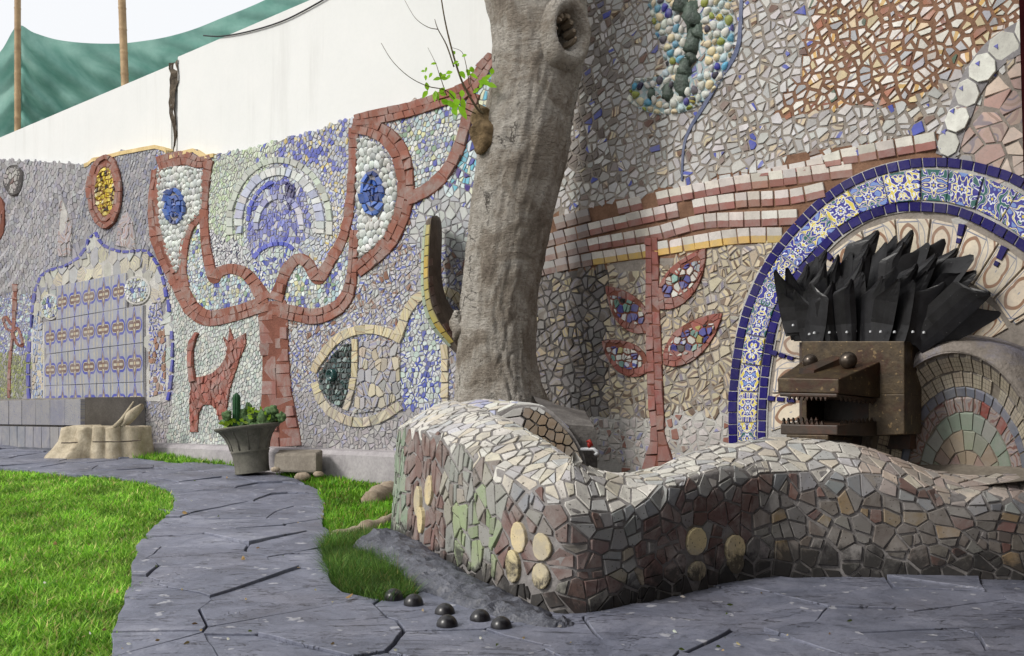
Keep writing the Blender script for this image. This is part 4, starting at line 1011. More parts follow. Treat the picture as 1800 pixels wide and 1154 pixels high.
for a, b_, w_ in (((1162, 545), (1241, 437), 60), ((1168, 642), (1271, 551), 60), ((1140, 586), (1066, 503), 54), ((1140, 656), (1060, 600), 56)):
    lp = wpoly(leafpoly(a, b_, w_)); lb = prism('leaf_figure', lp, -0.02, 0.010, 'mortar_red', pf)
    k = 0.6; ctr = ((a[0] + b_[0]) / 2, (a[1] + b_[1]) / 2)
    inner = wpoly([(ctr[0] + (x - ctr[0]) * 0.72, ctr[1] + (y - ctr[1]) * 0.55) for x, y in leafpoly(a, b_, w_)])
    fill(lp, 0.075, lambda x, y: S(C(150, 90, 80), 'terracotta_tile', 'rough_tile'), lb, mos, lift=0.015, gap=0.0025, hole=inner)
    fill(wpoly([(ctr[0] + (x - ctr[0]) * 0.80, ctr[1] + (y - ctr[1]) * 0.62) for x, y in leafpoly(a, b_, w_)]), 0.05, st_jewel, lb, mos, lift=0.019, jit=0.36, gap=0.005, tilt=0.15)

# ------------------------------------------------------------------ cobalt arch with floral tiles
OUT = [(1290, 800, 16), (1290, 765, 16), (1290, 693, 16), (1298, 622, 16), (1312, 555, 16), (1336, 493, 16), (1364, 445, 16), (1402, 398, 16), (1450, 352, 17), (1507, 317, 17), (1565, 297, 18), (1622, 287, 18), (1679, 288, 18), (1731, 298, 19), (1793, 320, 20), (1880, 380, 22), (1950, 470, 22)]
INN = [(1341, 800, 15), (1341, 765, 15), (1343, 693, 15), (1348, 641, 15), (1360, 574, 15), (1377, 530, 15), (1407, 479, 16), (1436, 450, 16), (1469, 414, 16), (1517, 384, 17), (1555, 370, 17), (1593, 364, 18), (1660, 367, 18), (1693, 375, 18), (1731, 392, 19), (1774, 416, 20), (1820, 450, 20), (1870, 520, 22)]
MID = [((a[0] + b_[0]) / 2, (a[1] + b_[1]) / 2) for a, b_ in zip(OUT, INN)]
FLO = [(1316, 800, 33), (1316, 765, 33), (1317, 693, 34), (1323, 632, 35), (1336, 565, 36), (1356, 512, 38), (1386, 462, 40), (1420, 424, 42), (1462, 383, 44), (1512, 351, 47), (1560, 334, 52), (1608, 326, 56), (1669, 328, 58), (1712, 337, 60), (1754, 352, 62), (1806, 385, 64), (1875, 440, 64)]
Eo, Ei, Ef = band_edges(OUT), band_edges(INN), band_edges(FLO)
FIELD = [(1341, 800), (1343, 693), (1348, 641), (1360, 574), (1407, 479), (1469, 414), (1555, 370), (1660, 367), (1731, 392), (1820, 450), (1880, 560), (1880, 830)]
ar = band_bed('arch_figure', [band_edges([(x, y, w_ + 36) for x, y, w_ in FLO])], -0.02, 0.004, 'mortar_pale', mos)
ar['label'] = 'cobalt and floral tile arch'
def st_cob(x, y): return S(C(27, 20, 98), 'blue_tile', 'clean_glaze', a=0.2)
band_tiles(Eo, 0.066, 1, st_cob, ar, mos, lift=0.012, gap=0.0035, jit=0.12, tilt=0.03)
band_tiles(Ei, 0.066, 1, st_cob, ar, mos, lift=0.012, gap=0.0035, jit=0.12, tilt=0.03)
def st_flo(x, y): return dict(col=(random.random(), random.random(), random.random()), kind_='floral_tile', mat='floral')
band_tiles(Ef, 0.165, 1, st_flo, ar, mos, lift=0.015, gap=0.004, jit=0.2, tilt=0.02, unit=True)
# cream scrollwork tiles under the arch
ci = prism('arch_field', wpoly(FIELD), -0.02, -0.006, 'mortar_pale', ar)
RAD = [[(x, y) for x, y, _ in INN]]
cen = (1600, 680)
inner = [(cen[0] + (x - cen[0]) * 0.93, cen[1] + (y - cen[1]) * 0.93) for x, y, _ in INN]
for k0, k1 in ((0.945, 0.66), (0.65, 0.38)):
    lst = catmull([(x, y) for x, y, _ in INN[1:]], 6)
    A_ = [(cen[0] + (x - cen[0]) * k0, cen[1] + (y - cen[1]) * k0) for x, y in lst]; B_l = [(cen[0] + (x - cen[0]) * k1, cen[1] + (y - cen[1]) * k1) for x, y in lst]
    i = 0
    while i < len(lst) - 1:
        j = i + 1
        while j < len(lst) - 1 and math.hypot(A_[j][0] - A_[i][0], A_[j][1] - A_[i][1]) < 62: j += 1
        q = wpoly([B_l[i], B_l[j], A_[j], A_[i]])
        A0, B0, D0 = q[0], q[1], q[3]; ex = (B0[0] - A0[0], B0[1] - A0[1]); ey = (D0[0] - A0[0], D0[1] - A0[1]); det = ex[0] * ey[1] - ex[1] * ey[0] or 1e-6
        uvf = lambda x, y, A=A0, ex=ex, ey=ey, det=det: (((x - A[0]) * ey[1] - (y - A[1]) * ey[0]) / det, (ex[0] * (y - A[1]) - ex[1] * (x - A[0])) / det)
        add_tile(q, wall, parent=ar, thing=mos, lift=0.008, gap=0.007, tilt=0.01, uvf=uvf, col=J(C(226, 213, 190), 0.05), mat='curl', kind_='scroll_tile')
        i = j
for ln in ([(1352, 618, 11), (1398, 632, 9)], [(1350, 700, 11), (1402, 705, 9)], [(1692, 392, 15), (1684, 430, 11)], [(1768, 432, 16), (1750, 470, 12)], [(1450, 445, 13), (1482, 470, 10)]):
    band_tiles(band_edges(ln), 0.066, 1, st_cob, ar, mos, lift=0.018, gap=0.006, tilt=0.03)

# white tiles with blue corners, climbing at the right
HEX = [(1662, 276, 34), (1668, 258, 40), (1676, 232, 40), (1690, 195, 42), (1706, 155, 44), (1735, 112, 48), (1768, 82, 52), (1830, 50, 56)]
hb_ = band_bed('white_ribbon', [band_edges(HEX)], -0.02, 0.004, 'mortar', mos)
band_tiles(band_edges(HEX), 0.135, 1, lambda x, y: S(C(224, 226, 216), 'white_tile', a=0.04), hb_, mos, lift=0.016, gap=0.005, jit=0.08, rnd=True)
for x, y, _ in catmull(HEX[1:7], 1): fill(wpoly([(x - 22, y + 2), (x - 9, y - 6), (x - 10, y + 10)]), 0.2, lambda x, y: S(C(76, 86, 190), 'blue_tile'), hb_, mos, lift=0.020)

# ------------------------------------------------------------------ aqua hook of pebbles and dark rocks, top right
HOOK = [(1205, -60, 150), (1218, 20, 146), (1228, 75, 128), (1224, 122, 104), (1200, 155, 82), (1168, 168, 70), (1136, 166, 58), (1112, 158, 42)]
hk = band_bed('hook_figure', [band_edges(HOOK)], -0.02, 0.002, 'mortar_aqua', mos)
hk['label'] = 'pale aqua hook set with pebbles, glass and dark rocks'
def st_hook(x, y): return pick((6, S(C(216, 218, 208), 'pebble')), (3, S(C(220, 206, 170), 'pebble')), (1.6, S(C(88, 160, 190), 'pebble')), (1.3, S(C(40, 36, 66), 'pebble')), (1.2, S(C(146, 156, 62), 'pebble')), (.7, S(C(62, 62, 150), 'pebble')), (.8, S(C(200, 186, 74), 'pebble', 'stripe', C(30, 28, 28))), (1.5, S(C(184, 206, 210), 'pebble')))
E = band_edges(HOOK)
poly = [e[0] for e in E] + [e[1] for e in E[::-1]]
mid = band_edges([(x, y, w_ * 0.26) for x, y, w_ in HOOK])
mpoly = [e[0] for e in mid] + [e[1] for e in mid[::-1]]
fill(poly, 0.052, st_hook, hk, mos, lift=0.014, jit=0.36, gap=0.006, rnd=True, dome=0.0185, hole=mpoly)
def rock(name, p, rx, ry_, rz, mat, seed, parent=None, nu=12, nv_=8, amp=0.25, rot=0):
    V, Fc = [], []
    for j in range(nv_ + 1):
        th = math.pi * j / nv_
        for i in range(nu):
            ph = 2 * math.pi * i / nu; d = Vector((math.sin(th) * math.cos(ph), math.sin(th) * math.sin(ph), math.cos(th)))
            k = 1 + amp * mnoise.noise(d * 1.6 + Vector((seed * 3.7, seed, 0)))
            x, y = d.x * rx * k, d.y * ry_ * k
            V.append((p[0] + x * math.cos(rot) - y * math.sin(rot), p[1] + x * math.sin(rot) + y * math.cos(rot), p[2] + d.z * rz * k))
    for j in range(nv_):
        for i in range(nu): Fc.append((j * nu + i, (j + 1) * nu + i, (j + 1) * nu + (i + 1) % nu, j * nu + (i + 1) % nu))
    o = mesh_obj(name, V, Fc, mat, None, True, loc=tuple(p))
    if parent: o.parent = parent; o.location = Vector(p) - wl(parent)
    return o
for i, (x, y, r_) in enumerate(((1205, 5, 24), (1222, 32, 26), (1222, 75, 24), (1212, 120, 22), (1222, 100, 18), (1205, 150, 22), (1178, 165, 18), (1150, 166, 13), (1232, 55, 16))):
    u, v = W(x, y); rock('dark_rock', wall(u, v, 0.0), r_ / 300 * 0.85, r_ / 300 * 0.40, r_ / 300 * random.uniform(0.75, 1.15), 'jade_rock', i, hk, 9, 6, 0.75)
# blue-grey seam sweeping down the right side of the hook
bl = [band_edges([(1308, -40, 5), (1304, 40, 6), (1296, 92, 7), (1268, 140, 6), (1240, 185, 6), (1212, 228, 5), (1201, 262, 4), (1198, 318, 3)])]
surface('blue_mortar', C(92, 100, 128), C(130, 136, 158), 9, 0.9, 0.6, 0.01)
band_bed('blue_seam', bl, -0.02, 0.008, 'blue_mortar', mos)
flush()

# kerb at the wall's foot
V, Fc = [], []
us2 = np.arange(W(262, 780)[0], 0.3, 0.08)
for u in us2:
    a, b_ = 0.012 * mnoise.noise((u * 3, 1, 0)), 0.02 * mnoise.noise((u * 2, 5, 0))
    V += [wallflat(u, 0.05, 0.17 + b_), wallflat(u, 0.42 + a, 0.15 + b_), wallflat(u, 0.455 + a, 0.12), wallflat(u, 0.465, -0.02)]
for i in range(len(us2) - 1):
    for k in range(3): a = i * 4 + k; Fc.append((a, a + 4, a + 5, a + 1))
Fc += [(0, 1, 2, 3), tuple(len(V) - 4 + k for k in (3, 2, 1, 0))]
kb = tag(mesh_obj('kerb', V, Fc, 'kerb_concrete', loc=tuple(wallflat(-3, 0.1, 0.15))), 'low pale concrete kerb along the foot of the mosaic wall', 'kerb')

# ------------------------------------------------------------------ generic shapes
def tube(pts, radii, n=8, cap=True):
    """pts: list of Vector; returns verts, faces"""
    V, Fc = [], []; up0 = None
    for i, p in enumerate(pts):
        t_ = (Vector(pts[min(i + 1, len(pts) - 1)]) - Vector(pts[max(i - 1, 0)])).normalized()
        a = Vector((0, 1, 0)) if up0 is None else up0
        s_ = t_.cross(a)
        if s_.length < 1e-3: s_ = t_.cross(Vector((1, 0, 0)))
        s_.normalize(); a = s_.cross(t_).normalized(); up0 = a
        r = radii[i] if isinstance(radii, (list, tuple)) else radii
        for k in range(n):
            g = 2 * math.pi * k / n; V.append(Vector(p) + (s_ * math.cos(g) + a * math.sin(g)) * r)
    for i in range(len(pts) - 1):
        for k in range(n): Fc.append((i * n + k, i * n + (k + 1) % n, (i + 1) * n + (k + 1) % n, (i + 1) * n + k))
    if cap: Fc += [tuple(range(n))[::-1], tuple(range(len(V) - n, len(V)))]
    return V, Fc
def part(name, VF, mat, parent, smooth=False):
    o = mesh_obj(name, VF[0], VF[1], mat, None, smooth, loc=wl(parent)); o.parent = parent; o.location = (0, 0, 0); return o
def hexa(c8):                                        # 4 lower corners then 4 upper, same winding
    return [Vector(c) for c in c8], [(0, 3, 2, 1), (4, 5, 6, 7), (0, 1, 5, 4), (1, 2, 6, 5), (2, 3, 7, 6), (3, 0, 4, 7)]
def lathe(prof, n=32, org=(0, 0, 0)):
    V, Fc = [], []
    for r, z in prof:
        for i in range(n): a = 2 * math.pi * i / n; V.append(Vector((org[0] + r * math.cos(a), org[1] + r * math.sin(a), org[2] + z)))
    for k in range(len(prof) - 1):
        for i in range(n): Fc.append((k * n + i, k * n + (i + 1) % n, (k + 1) * n + (i + 1) % n, (k + 1) * n + i))
    return V, Fc

# ------------------------------------------------------------------ winding mosaic planter in front
random.seed(31)
BASEPX = [(690, 941), (705, 953), (745, 980), (800, 1010), (870, 1045), (935, 1070), (1000, 1081), (1065, 1072), (1140, 1054), (1250, 1031), (1360, 1011), (1500, 1012), (1650, 1014), (1800, 1016), (1960, 1020)]
YF = [(690, 748), (720, 750), (750, 757), (800, 777), (850, 803), (900, 836), (950, 866), (1000, 889), (1045, 902), (1100, 888), (1150, 866), (1200, 842), (1254, 826), (1310, 822), (1380, 824), (1451, 824), (1523, 832), (1612, 852), (1666, 872), (1730, 876), (1800, 873), (1960, 868)]
YR = [(690, 722), (700, 714), (740, 702), (800, 707), (850, 722), (900, 745), (950, 775), (1000, 806), (1050, 827), (1085, 833), (1120, 832), (1150, 823), (1200, 801), (1250, 785), (1300, 776), (1360, 769), (1430, 770), (1500, 781), (1550, 797), (1600, 816), (1650, 831), (1700, 838), (1750, 836), (1800, 830), (1960, 815)]
bp = [(P(722, 800, 7.35).x, 7.35), (P(704, 800, 6.9).x, 6.9), (P(694, 800, 6.4).x, 6.4)] + [(G(x, y).x, G(x, y).y) for x, y in BASEPX]
bp = catmull(bp, 8)
for _ in range(22): bp = [bp[0]] + [((bp[i - 1][0] + 2 * bp[i][0] + bp[i + 1][0]) / 4, (bp[i - 1][1] + 2 * bp[i][1] + bp[i + 1][1]) / 4) for i in range(1, len(bp) - 1)] + [bp[-1]]
NP_ = len(bp); PROW = []
nrm = []
for i, (x, y) in enumerate(bp):
    a, b_ = bp[max(i - 2, 0)], bp[min(i + 2, NP_ - 1)]
    tx, ty = b_[0] - a[0], b_[1] - a[1]; l = math.hypot(tx, ty); nrm.append((ty / l, -tx / l))
def smooth(pts_, it, keep=False):
    pts_ = [tuple(p) for p in pts_]
    for _ in range(it): pts_ = [pts_[0]] + [tuple((pts_[i - 1][k] + 2 * pts_[i][k] + pts_[i + 1][k]) / 4 for k in range(len(pts_[0]))) for i in range(1, len(pts_) - 1)] + [pts_[-1]]
    return pts_
nsm = [(a / math.hypot(a, b_), b_ / math.hypot(a, b_)) for a, b_ in smooth(nrm, 160)]
ridge = smooth([(x - n_[0] * 0.34, y - n_[1] * 0.34) for (x, y), n_ in zip(bp, nsm)], 40)
back_ = [(x - n_[0] * 0.12, y - n_[1] * 0.12) for (x, y), n_ in zip(ridge, nsm)]
px = lambda p: CX + F * p[0] / p[1]
zat = lambda p, yy: H + (HY - yy) / F * p[1]
for i, (x, y) in enumerate(bp):
    rg, bk = ridge[i], back_[i]; k5 = 0.05 / 0.34
    at = lambda k: (x + (rg[0] - x) * k, y + (rg[1] - y) * k)
    f, m_, m2 = at(k5), at(0.42), at(0.72)
    zf = zat(f, interp(YF, px(f))); zr = zat(rg, interp(YR, px(rg))); zr = max(zr, zf + 0.02)
    g0 = gz(y)
    prof = [(x, y, g0 - 0.05), (x, y, g0 + 0.03), (*at(k5 * .3), g0 + (zf - g0) * 0.55), (*at(k5 * .6), zf - 0.035), (*at(k5 * 1.2), zf + 0.006), (*m_, zf + (zr - zf) * 0.42), (*m2, zf + (zr - zf) * 0.80), (*rg, zr),
            ((rg[0] + bk[0]) / 2, (rg[1] + bk[1]) / 2, zr - 0.03), (*bk, zr - 0.12), (*bk, gz(bk[1]) - 0.05)]
    PROW.append(catmull(prof, 4))
for j in range(len(PROW[0])):
    col_ = smooth([r[j] for r in PROW], 4)
    for i in range(NP_): PROW[i][j] = col_[i]
NT = len(PROW[0])
slen = [0]
for a, b_ in zip(PROW, PROW[1:]): slen.append(slen[-1] + (Vector(b_[16]) - Vector(a[16])).length)
tlen = [0]; mr = PROW[NP_ * 2 // 3]
for a, b_ in zip(mr, mr[1:]): tlen.append(tlen[-1] + (Vector(b_) - Vector(a)).length)
import bisect
def psurf(s, t_, d=0.0):
    s = max(0, min(slen[-1] - 1e-4, s)); t_ = max(0, min(tlen[-1] - 1e-4, t_))
    i = min(bisect.bisect_right(slen, s) - 1, NP_ - 2); j = min(bisect.bisect_right(tlen, t_) - 1, NT - 2)
    a = (s - slen[i]) / (slen[i + 1] - slen[i]); b_ = (t_ - tlen[j]) / (tlen[j + 1] - tlen[j])
    p00, p10, p01, p11 = (Vector(PROW[i][j]), Vector(PROW[i + 1][j]), Vector(PROW[i][j + 1]), Vector(PROW[i + 1][j + 1]))
    p = p00.lerp(p10, a).lerp(p01.lerp(p11, a), b_)
    n_ = (p10 - p00 + p11 - p01).cross(p01 - p00 + p11 - p10); n_.normalize()
    return p + n_ * (d + 0.010 * mnoise.noise(p * 4.0))
V = [psurf(slen[i], tlen[j], -0.002) for i in range(NP_) for j in range(NT)]
Fc = [(i * NT + j, (i + 1) * NT + j, (i + 1) * NT + j + 1, i * NT + j + 1) for i in range(NP_ - 1) for j in range(NT - 1)]
surface('planter_mortar', C(110, 106, 104), C(156, 152, 150), 6, 0.9, 0.9, 0.015, fine=40)
pl = mesh_obj('planter_wall', V, Fc, 'planter_mortar', None, True, loc=tuple(G(1000, 1075)))
tag(pl, 'low winding planter wall clad in broken stone and tile, dark stained at its foot', 'planter')
t_edge = tlen[13]; t_ridge = tlen[28]; t_end = tlen[34]
BROWN, GRG, GRE, CR = C(118, 93, 87), C(156, 158, 152), C(160, 174, 134), C(208, 194, 152)
DISCS = []
def st_plant(px_, py_, t_):
    if t_ > t_edge: 
        if px_ > 1500: return pick((4, S(C(186, 170, 158), 'cream_tile', 'planter_glaze')), (3, S(C(168, 158, 152), 'cream_tile', 'planter_glaze')), (1, S(C(200, 190, 176), 'cream_tile', 'planter_glaze')))
        return pick((5, S(C(212, 209, 200), 'cream_tile', 'planter_glaze', a=0.06)), (2, S(C(186, 186, 186), 'cream_tile', 'planter_glaze')), (2, S(C(208, 200, 182), 'cream_tile', 'planter_glaze', a=0.06)))
    f_ = t_ / t_edge
    if f_ < 0.20 and px_ > 780 or f_ < 0.26 and px_ > 1330: return pick((4, S(C(49, 48, 48), 'dark_tile', 'planter_stone')), (2, S(C(73, 70, 67), 'dark_tile', 'planter_stone')), (1, S(C(86, 72, 67), 'brown_stone', 'planter_stone')))
    if px_ < 716: return pick((4, S(C(135, 151, 129), 'green_tile', 'planter_glaze')), (2, S(C(146, 147, 137), 'green_tile', 'planter_glaze')))
    if px_ < 782: return S(BROWN, 'brown_stone', 'planter_stone')
    if px_ < 880:
        if px_ > 800 and .25 < f_ < .75 and random.random() < .6: return S(C(142, 156, 118), 'green_tile', 'planter_glaze')
        return pick((4, S(C(144, 146, 139), 'grey_tile', 'planter_glaze')), (2, S(C(159, 156, 142), 'grey_tile', 'planter_glaze')), (1, S(C(129, 120, 111), 'grey_tile', 'planter_glaze')))
    if f_ > 0.84: return pick((3, S(C(144, 146, 149), 'grey_tile', 'planter_glaze')), (2, S(C(159, 159, 158), 'grey_tile', 'planter_glaze')), (1, S(BROWN, 'brown_stone', 'planter_stone')))
    if px_ < 1060: return pick((6, S(BROWN, 'brown_stone', 'planter_stone')), (1, S(C(129, 125, 118), 'grey_tile', 'planter_glaze')))
    if px_ < 1130: return pick((4, S(C(137, 139, 137), 'grey_tile', 'planter_glaze')), (2, S(C(151, 142, 122), 'grey_tile', 'planter_glaze')), (1, S(BROWN, 'brown_stone', 'planter_stone')))
    if px_ < 1320: return pick((5, S(C(104, 80, 75), 'brown_stone', 'planter_stone')), (1, S(C(129, 127, 125), 'grey_tile', 'planter_glaze')))
    return pick((3, S(C(108, 101, 94), 'brown_stone', 'planter_stone')), (3, S(C(118, 115, 111), 'grey_tile', 'planter_glaze')), (1.4, S(C(113, 84, 77), 'brown_stone', 'planter_stone')), (1, S(C(137, 118, 89), 'cream_tile', 'planter_glaze')))
# flower-like discs: find the place on the face for given spots
def on_face(x, y):
    best = None
    for i in range(NP_ - 1):
        for j in range(4, 14):
            q = pix(PROW[i][j]); d2 = (q[0] - x) ** 2 + (q[1] - y) ** 2
            if best is None or d2 < best[0]: best = (d2, slen[i], tlen[j])
    return best[1], best[2]
for x, y, rx, ry_, rot in ((733, 893, .052, .060, .4), (752, 872, .050, .060, -.5), (728, 858, .048, .058, .3), (748, 905, .045, .052, -.2), (917, 935, .052, .062, .2), (957, 955, .050, .060, -.1), (905, 988, .050, .066, .1), (948, 1013, .046, .056, 0),
                           (1218, 960, .066, .060, 0), (1285, 952, .066, .060, .1), (1222, 1003, .062, .044, 0), (1292, 992, .055, .045, 0)):
    s, t_ = on_face(x, y)
    DISCS.append((s, t_, max(rx, ry_)))
    q = [(s + rx * math.cos(a) * math.cos(rot) - ry_ * math.sin(a) * math.sin(rot), t_ + rx * math.cos(a) * math.sin(rot) + ry_ * math.sin(a) * math.cos(rot)) for a in [2 * math.pi * k / 12 for k in range(12)]]
    add_tile(q, psurf, parent=pl, thing=pl, lift=0.016, gap=0.004, tilt=0.03, **S(C(206, 190, 148), 'cream_disc', 'planter_stone', a=0.08))
pts = hexgrid(-0.1, slen[-1] + .1, t_edge, t_end, 0.12, 0.092, 0, 0.32) + hexgrid(-0.1, slen[-1] + .1, 0.03, t_edge, 0.105, 0.105, 0, 0.34)
pts = [p for p in pts if all(math.hypot(p[0] - d[0], p[1] - d[1]) > d[2] * 1.15 for d in DISCS)]
ghost = len(pts)
allp = pts + [(d[0], d[1]) for d in DISCS] + [(s, -0.05) for s in np.arange(0, slen[-1], 0.09)]
cells = voronoi(allp, 14, ext=0.2)
for p, c in zip(allp[:ghost], cells[:ghost]):
    if not c or not (0 < p[0] < slen[-1]): continue
    q = pix(psurf(*p))
    if q[0] > 1880: continue
    pieces = []; break_up(c, 0.0058, pieces, 0, random.gauss(0, .3), 0.2)
    for c2 in pieces:
        st = st_plant(q[0], q[1], p[1])
        add_tile(c2, psurf, parent=pl, thing=pl, lift=0.004 if p[1] > t_edge else 0.008, gap=random.choice((0.004, 0.006, 0.010)), tilt=0.035 if p[1] > t_edge else 0.065, depth=0.04, **st)
flush()

# lumpy slate skirt at the planter's foot
skirt = [(672, 962), (700, 975), (740, 1000), (790, 1030), (850, 1056), (910, 1078), (965, 1092), (1010, 1094)]
sk = catmull([tuple(G(x, y)) for x, y in skirt], 22)
V, Fc = [], []
for i, p in enumerate(sk):
    p = Vector(p); k = i / (len(sk) - 1); h_ = 0.10 * (1 - k) ** 0.7 + 0.012; w_ = 0.17 * (1 - 0.5 * k)
    a = Vector(sk[max(i - 1, 0)]); b_ = Vector(sk[min(i + 1, len(sk) - 1)]); tt = (b_ - a); tt.z = 0; tt.normalize(); nn = Vector((-tt.y, tt.x, 0))
    for j in range(23):
        g = math.pi * j / 22
        q = p + nn * (-math.cos(g) * w_ ) + Vector((0, 0, h_ * math.sin(g) - 0.02))
        w0 = Vector((q.x + .05 * mnoise.noise(q * 9), q.y * 1.0, q.z)); dd = 0.016 * mnoise.noise(w0 * 8) + 0.036 * (0.3 - abs(mnoise.noise(w0 * 13))) + 0.016 * (0.3 - abs(mnoise.noise(w0 * 34)))
        V.append(q + (Vector((0, 0, 1)) * math.sin(g) - nn * math.cos(g) * 0.5) * dd)
for i in range(len(sk) - 1):
    for j in range(22): a = i * 23 + j; Fc.append((a, a + 23, a + 24, a + 1))
Fc += [tuple(range(23))]
o = tag(mesh_obj('slate_skirt', V, Fc, 'slate_lump', None, False, loc=tuple(G(800, 1040))), 'lumpy dark slate skirt at the foot of the planter wall', 'stone edging')

# steel domes set in the paving
for i, (x, y, lb) in enumerate(((727, 1062, 'black steel dome beside the tip of the grass tuft'), (782, 1079, 'black steel dome nearest the slate skirt, behind the front left one'), (786, 1100, 'front left black steel dome of the cluster in the paving'),
                                (844, 1090, 'black steel dome in the middle right of the cluster'), (881, 1103, 'rightmost black steel dome in the paving'), (692, 1052, 'black steel dome half hidden by the grass tuft'))):
    g = G(x, y); r = 0.041
    V, Fc = lathe([(r * math.cos(a), r * 1.02 * math.sin(a)) for a in [R(-20 + 11 * k) for k in range(11)]], 24, tuple(g)); Fc.append(tuple(range(240, 264)))
    tag(mesh_obj('steel_dome', V, Fc, 'ball_steel', None, True, loc=tuple(g)), lb, 'steel dome', 'steel domes set in the paving')

# ------------------------------------------------------------------ tree
random.seed(8)
TY = 6.55
tree = tag(empty('tree', (P(878, 0, TY).x, TY, gz(TY))), 'thick grey-barked tree with a knot hole, growing from the planter before the wall', 'tree')
TRK = [(882, 930, 200), (880, 790, 182), (880, 740, 166), (879, 703, 152), (874, 660, 142), (874, 610, 137), (877, 540, 134), (881, 496, 135), (894, 412, 143), (904, 350, 150), (917, 281, 159), (931, 200, 156), (943, 136, 156), (949, 80, 164), (948, 40, 170), (942, 0, 178), (934, -60, 200), (925, -140, 215)]
rowsT = catmull(TRK, 22); V, Fc, NS = [], [], 150
for i, (x, y, w_) in enumerate(rowsT):
    c = P(x, y, TY); r = w_ / 2 / F * TY
    for k in range(NS):
        a = 2 * math.pi * k / NS; d = Vector((math.cos(a), math.sin(a), 0))
        rr = r * (1 + 0.05 * mnoise.noise(Vector((d.x * 1.3, d.y * 1.3, c.z * 0.8))) + 0.025 * mnoise.noise(Vector((d.x * 4, d.y * 4, c.z * 1.2))))
        # horizontal wrinkles and shallow plates
        rr += 0.0045 * math.sin(c.z * 52 + 5 * mnoise.noise(Vector((d.x * 2, d.y * 2, c.z)))) * max(0, mnoise.noise(Vector((d.x * 1.6, d.y * 1.6, c.z * 1.7 + 4))) + 0.1)
        rr += 0.010 * mnoise.noise(Vector((d.x * 9, d.y * 9, c.z * 5)))
        q3 = Vector((d.x * 5.5 + 0.4 * mnoise.noise(Vector((d.x * 3, d.y * 3, c.z * 3))), d.y * 5.5, c.z * 4.5)); pl_ = mnoise.noise(Vector((d.x * 1.4, d.y * 1.4, c.z * 0.9 + 2)))
        rr -= 0.016 * max(0, 0.10 - abs(mnoise.noise(q3))) / 0.10 * max(0, pl_ + 0.15)             # fissures between lifting plates
        rr += 0.006 * mnoise.noise(Vector((d.x * 20, d.y * 20, c.z * 14)))
        if y > 620: rr += r * 0.30 * ((y - 620) / 310) ** 1.3 * (1 + math.cos(5 * a + 0.4)) * (1.4 if d.x > 0 else 0.5)
        V.append(c + d * rr)
for i in range(len(rowsT) - 1):
    for k in range(NS): Fc.append((i * NS + k, i * NS + (k + 1) % NS, (i + 1) * NS + (k + 1) % NS, (i + 1) * NS + k))
def in_knot(f):
    c = sum((V[k] for k in f), Vector((0, 0, 0))) / len(f); q = pix(c)
    return c.y < TY and ((q[0] - 998) / 27) ** 2 + ((q[1] - 55) / 38) ** 2 < 1
Fc = [f for f in Fc if not in_knot(f)]
trunk = part('trunk', (V, Fc), 'bark', tree, True)
def spot(x, y, lift=0.0):
    """where the ray meets the trunk"""
    cxp = interp(sorted([(q[1], q[0]) for q in TRK]), y); wv_ = interp(sorted([(q[1], q[2]) for q in TRK]), y)
    k = max(-0.98, min(0.98, (x - cxp) / (wv_ / 2))); r = wv_ / 2 / F * TY
    return P(x, y, TY - math.sqrt(1 - k * k) * r - lift)
# knot: a swollen lip round a hollow
kc = spot(996, 55, 0.02); kn = (Vector((0.50, -0.87, 0.0))).normalized(); kx = Vector((0, 0, 1)).cross(kn).normalized() * -1
V, Fc = [], []
profk = [(1.45, -0.06), (1.32, 0.02), (1.16, 0.055), (0.98, 0.06), (0.82, 0.03), (0.72, -0.02), (0.66, -0.10), (0.5, -0.2), (0.05, -0.24)]
for k_, (r_, d_) in enumerate(profk):
    for i in range(36):
        a = 2 * math.pi * i / 36
        e = 1 + 0.10 * mnoise.noise(Vector((math.cos(a) * 1.5, math.sin(a) * 1.5, k_ * 0.4)))
        V.append(kc + kx * (0.118 * r_ * e * math.cos(a)) + Vector((0, 0, 1)) * (0.162 * r_ * e * math.sin(a)) + kn * (d_ + 0.012 * mnoise.noise(Vector((math.cos(a) * 5, math.sin(a) * 5, k_)))))
for k_ in range(len(profk) - 1):
    for i in range(36): Fc.append((k_ * 36 + i, k_ * 36 + (i + 1) % 36, (k_ + 1) * 36 + (i + 1) % 36, (k_ + 1) * 36 + i))
Fc.append(tuple(range(len(V) - 36, len(V))))
kl = part('knot_hole', (V, Fc), 'bark', tree, True); kl['label'] = 'ring of callus round a hollow where a limb was cut'
# inner ragged wood
V, Fc = [], []
for i in range(7):
    a = 2.0 * math.pi * i / 11 + 0.1; p = kc + kx * (0.082 * math.cos(a)) + Vector((0, 0, 1)) * (0.118 * math.sin(a)) - kn * 0.02
    v2, f2 = tube([p - kn * 0.1, p - kn * 0.02, p + kn * random.uniform(0, 0.03) - (p - kc) * 0.25], [0.03, 0.026, 0.008], 6); o0 = len(V); V += v2; Fc += [tuple(q + o0 for q in f) for f in f2]
part('torn_wood', (V, Fc), 'root_wood', kl)
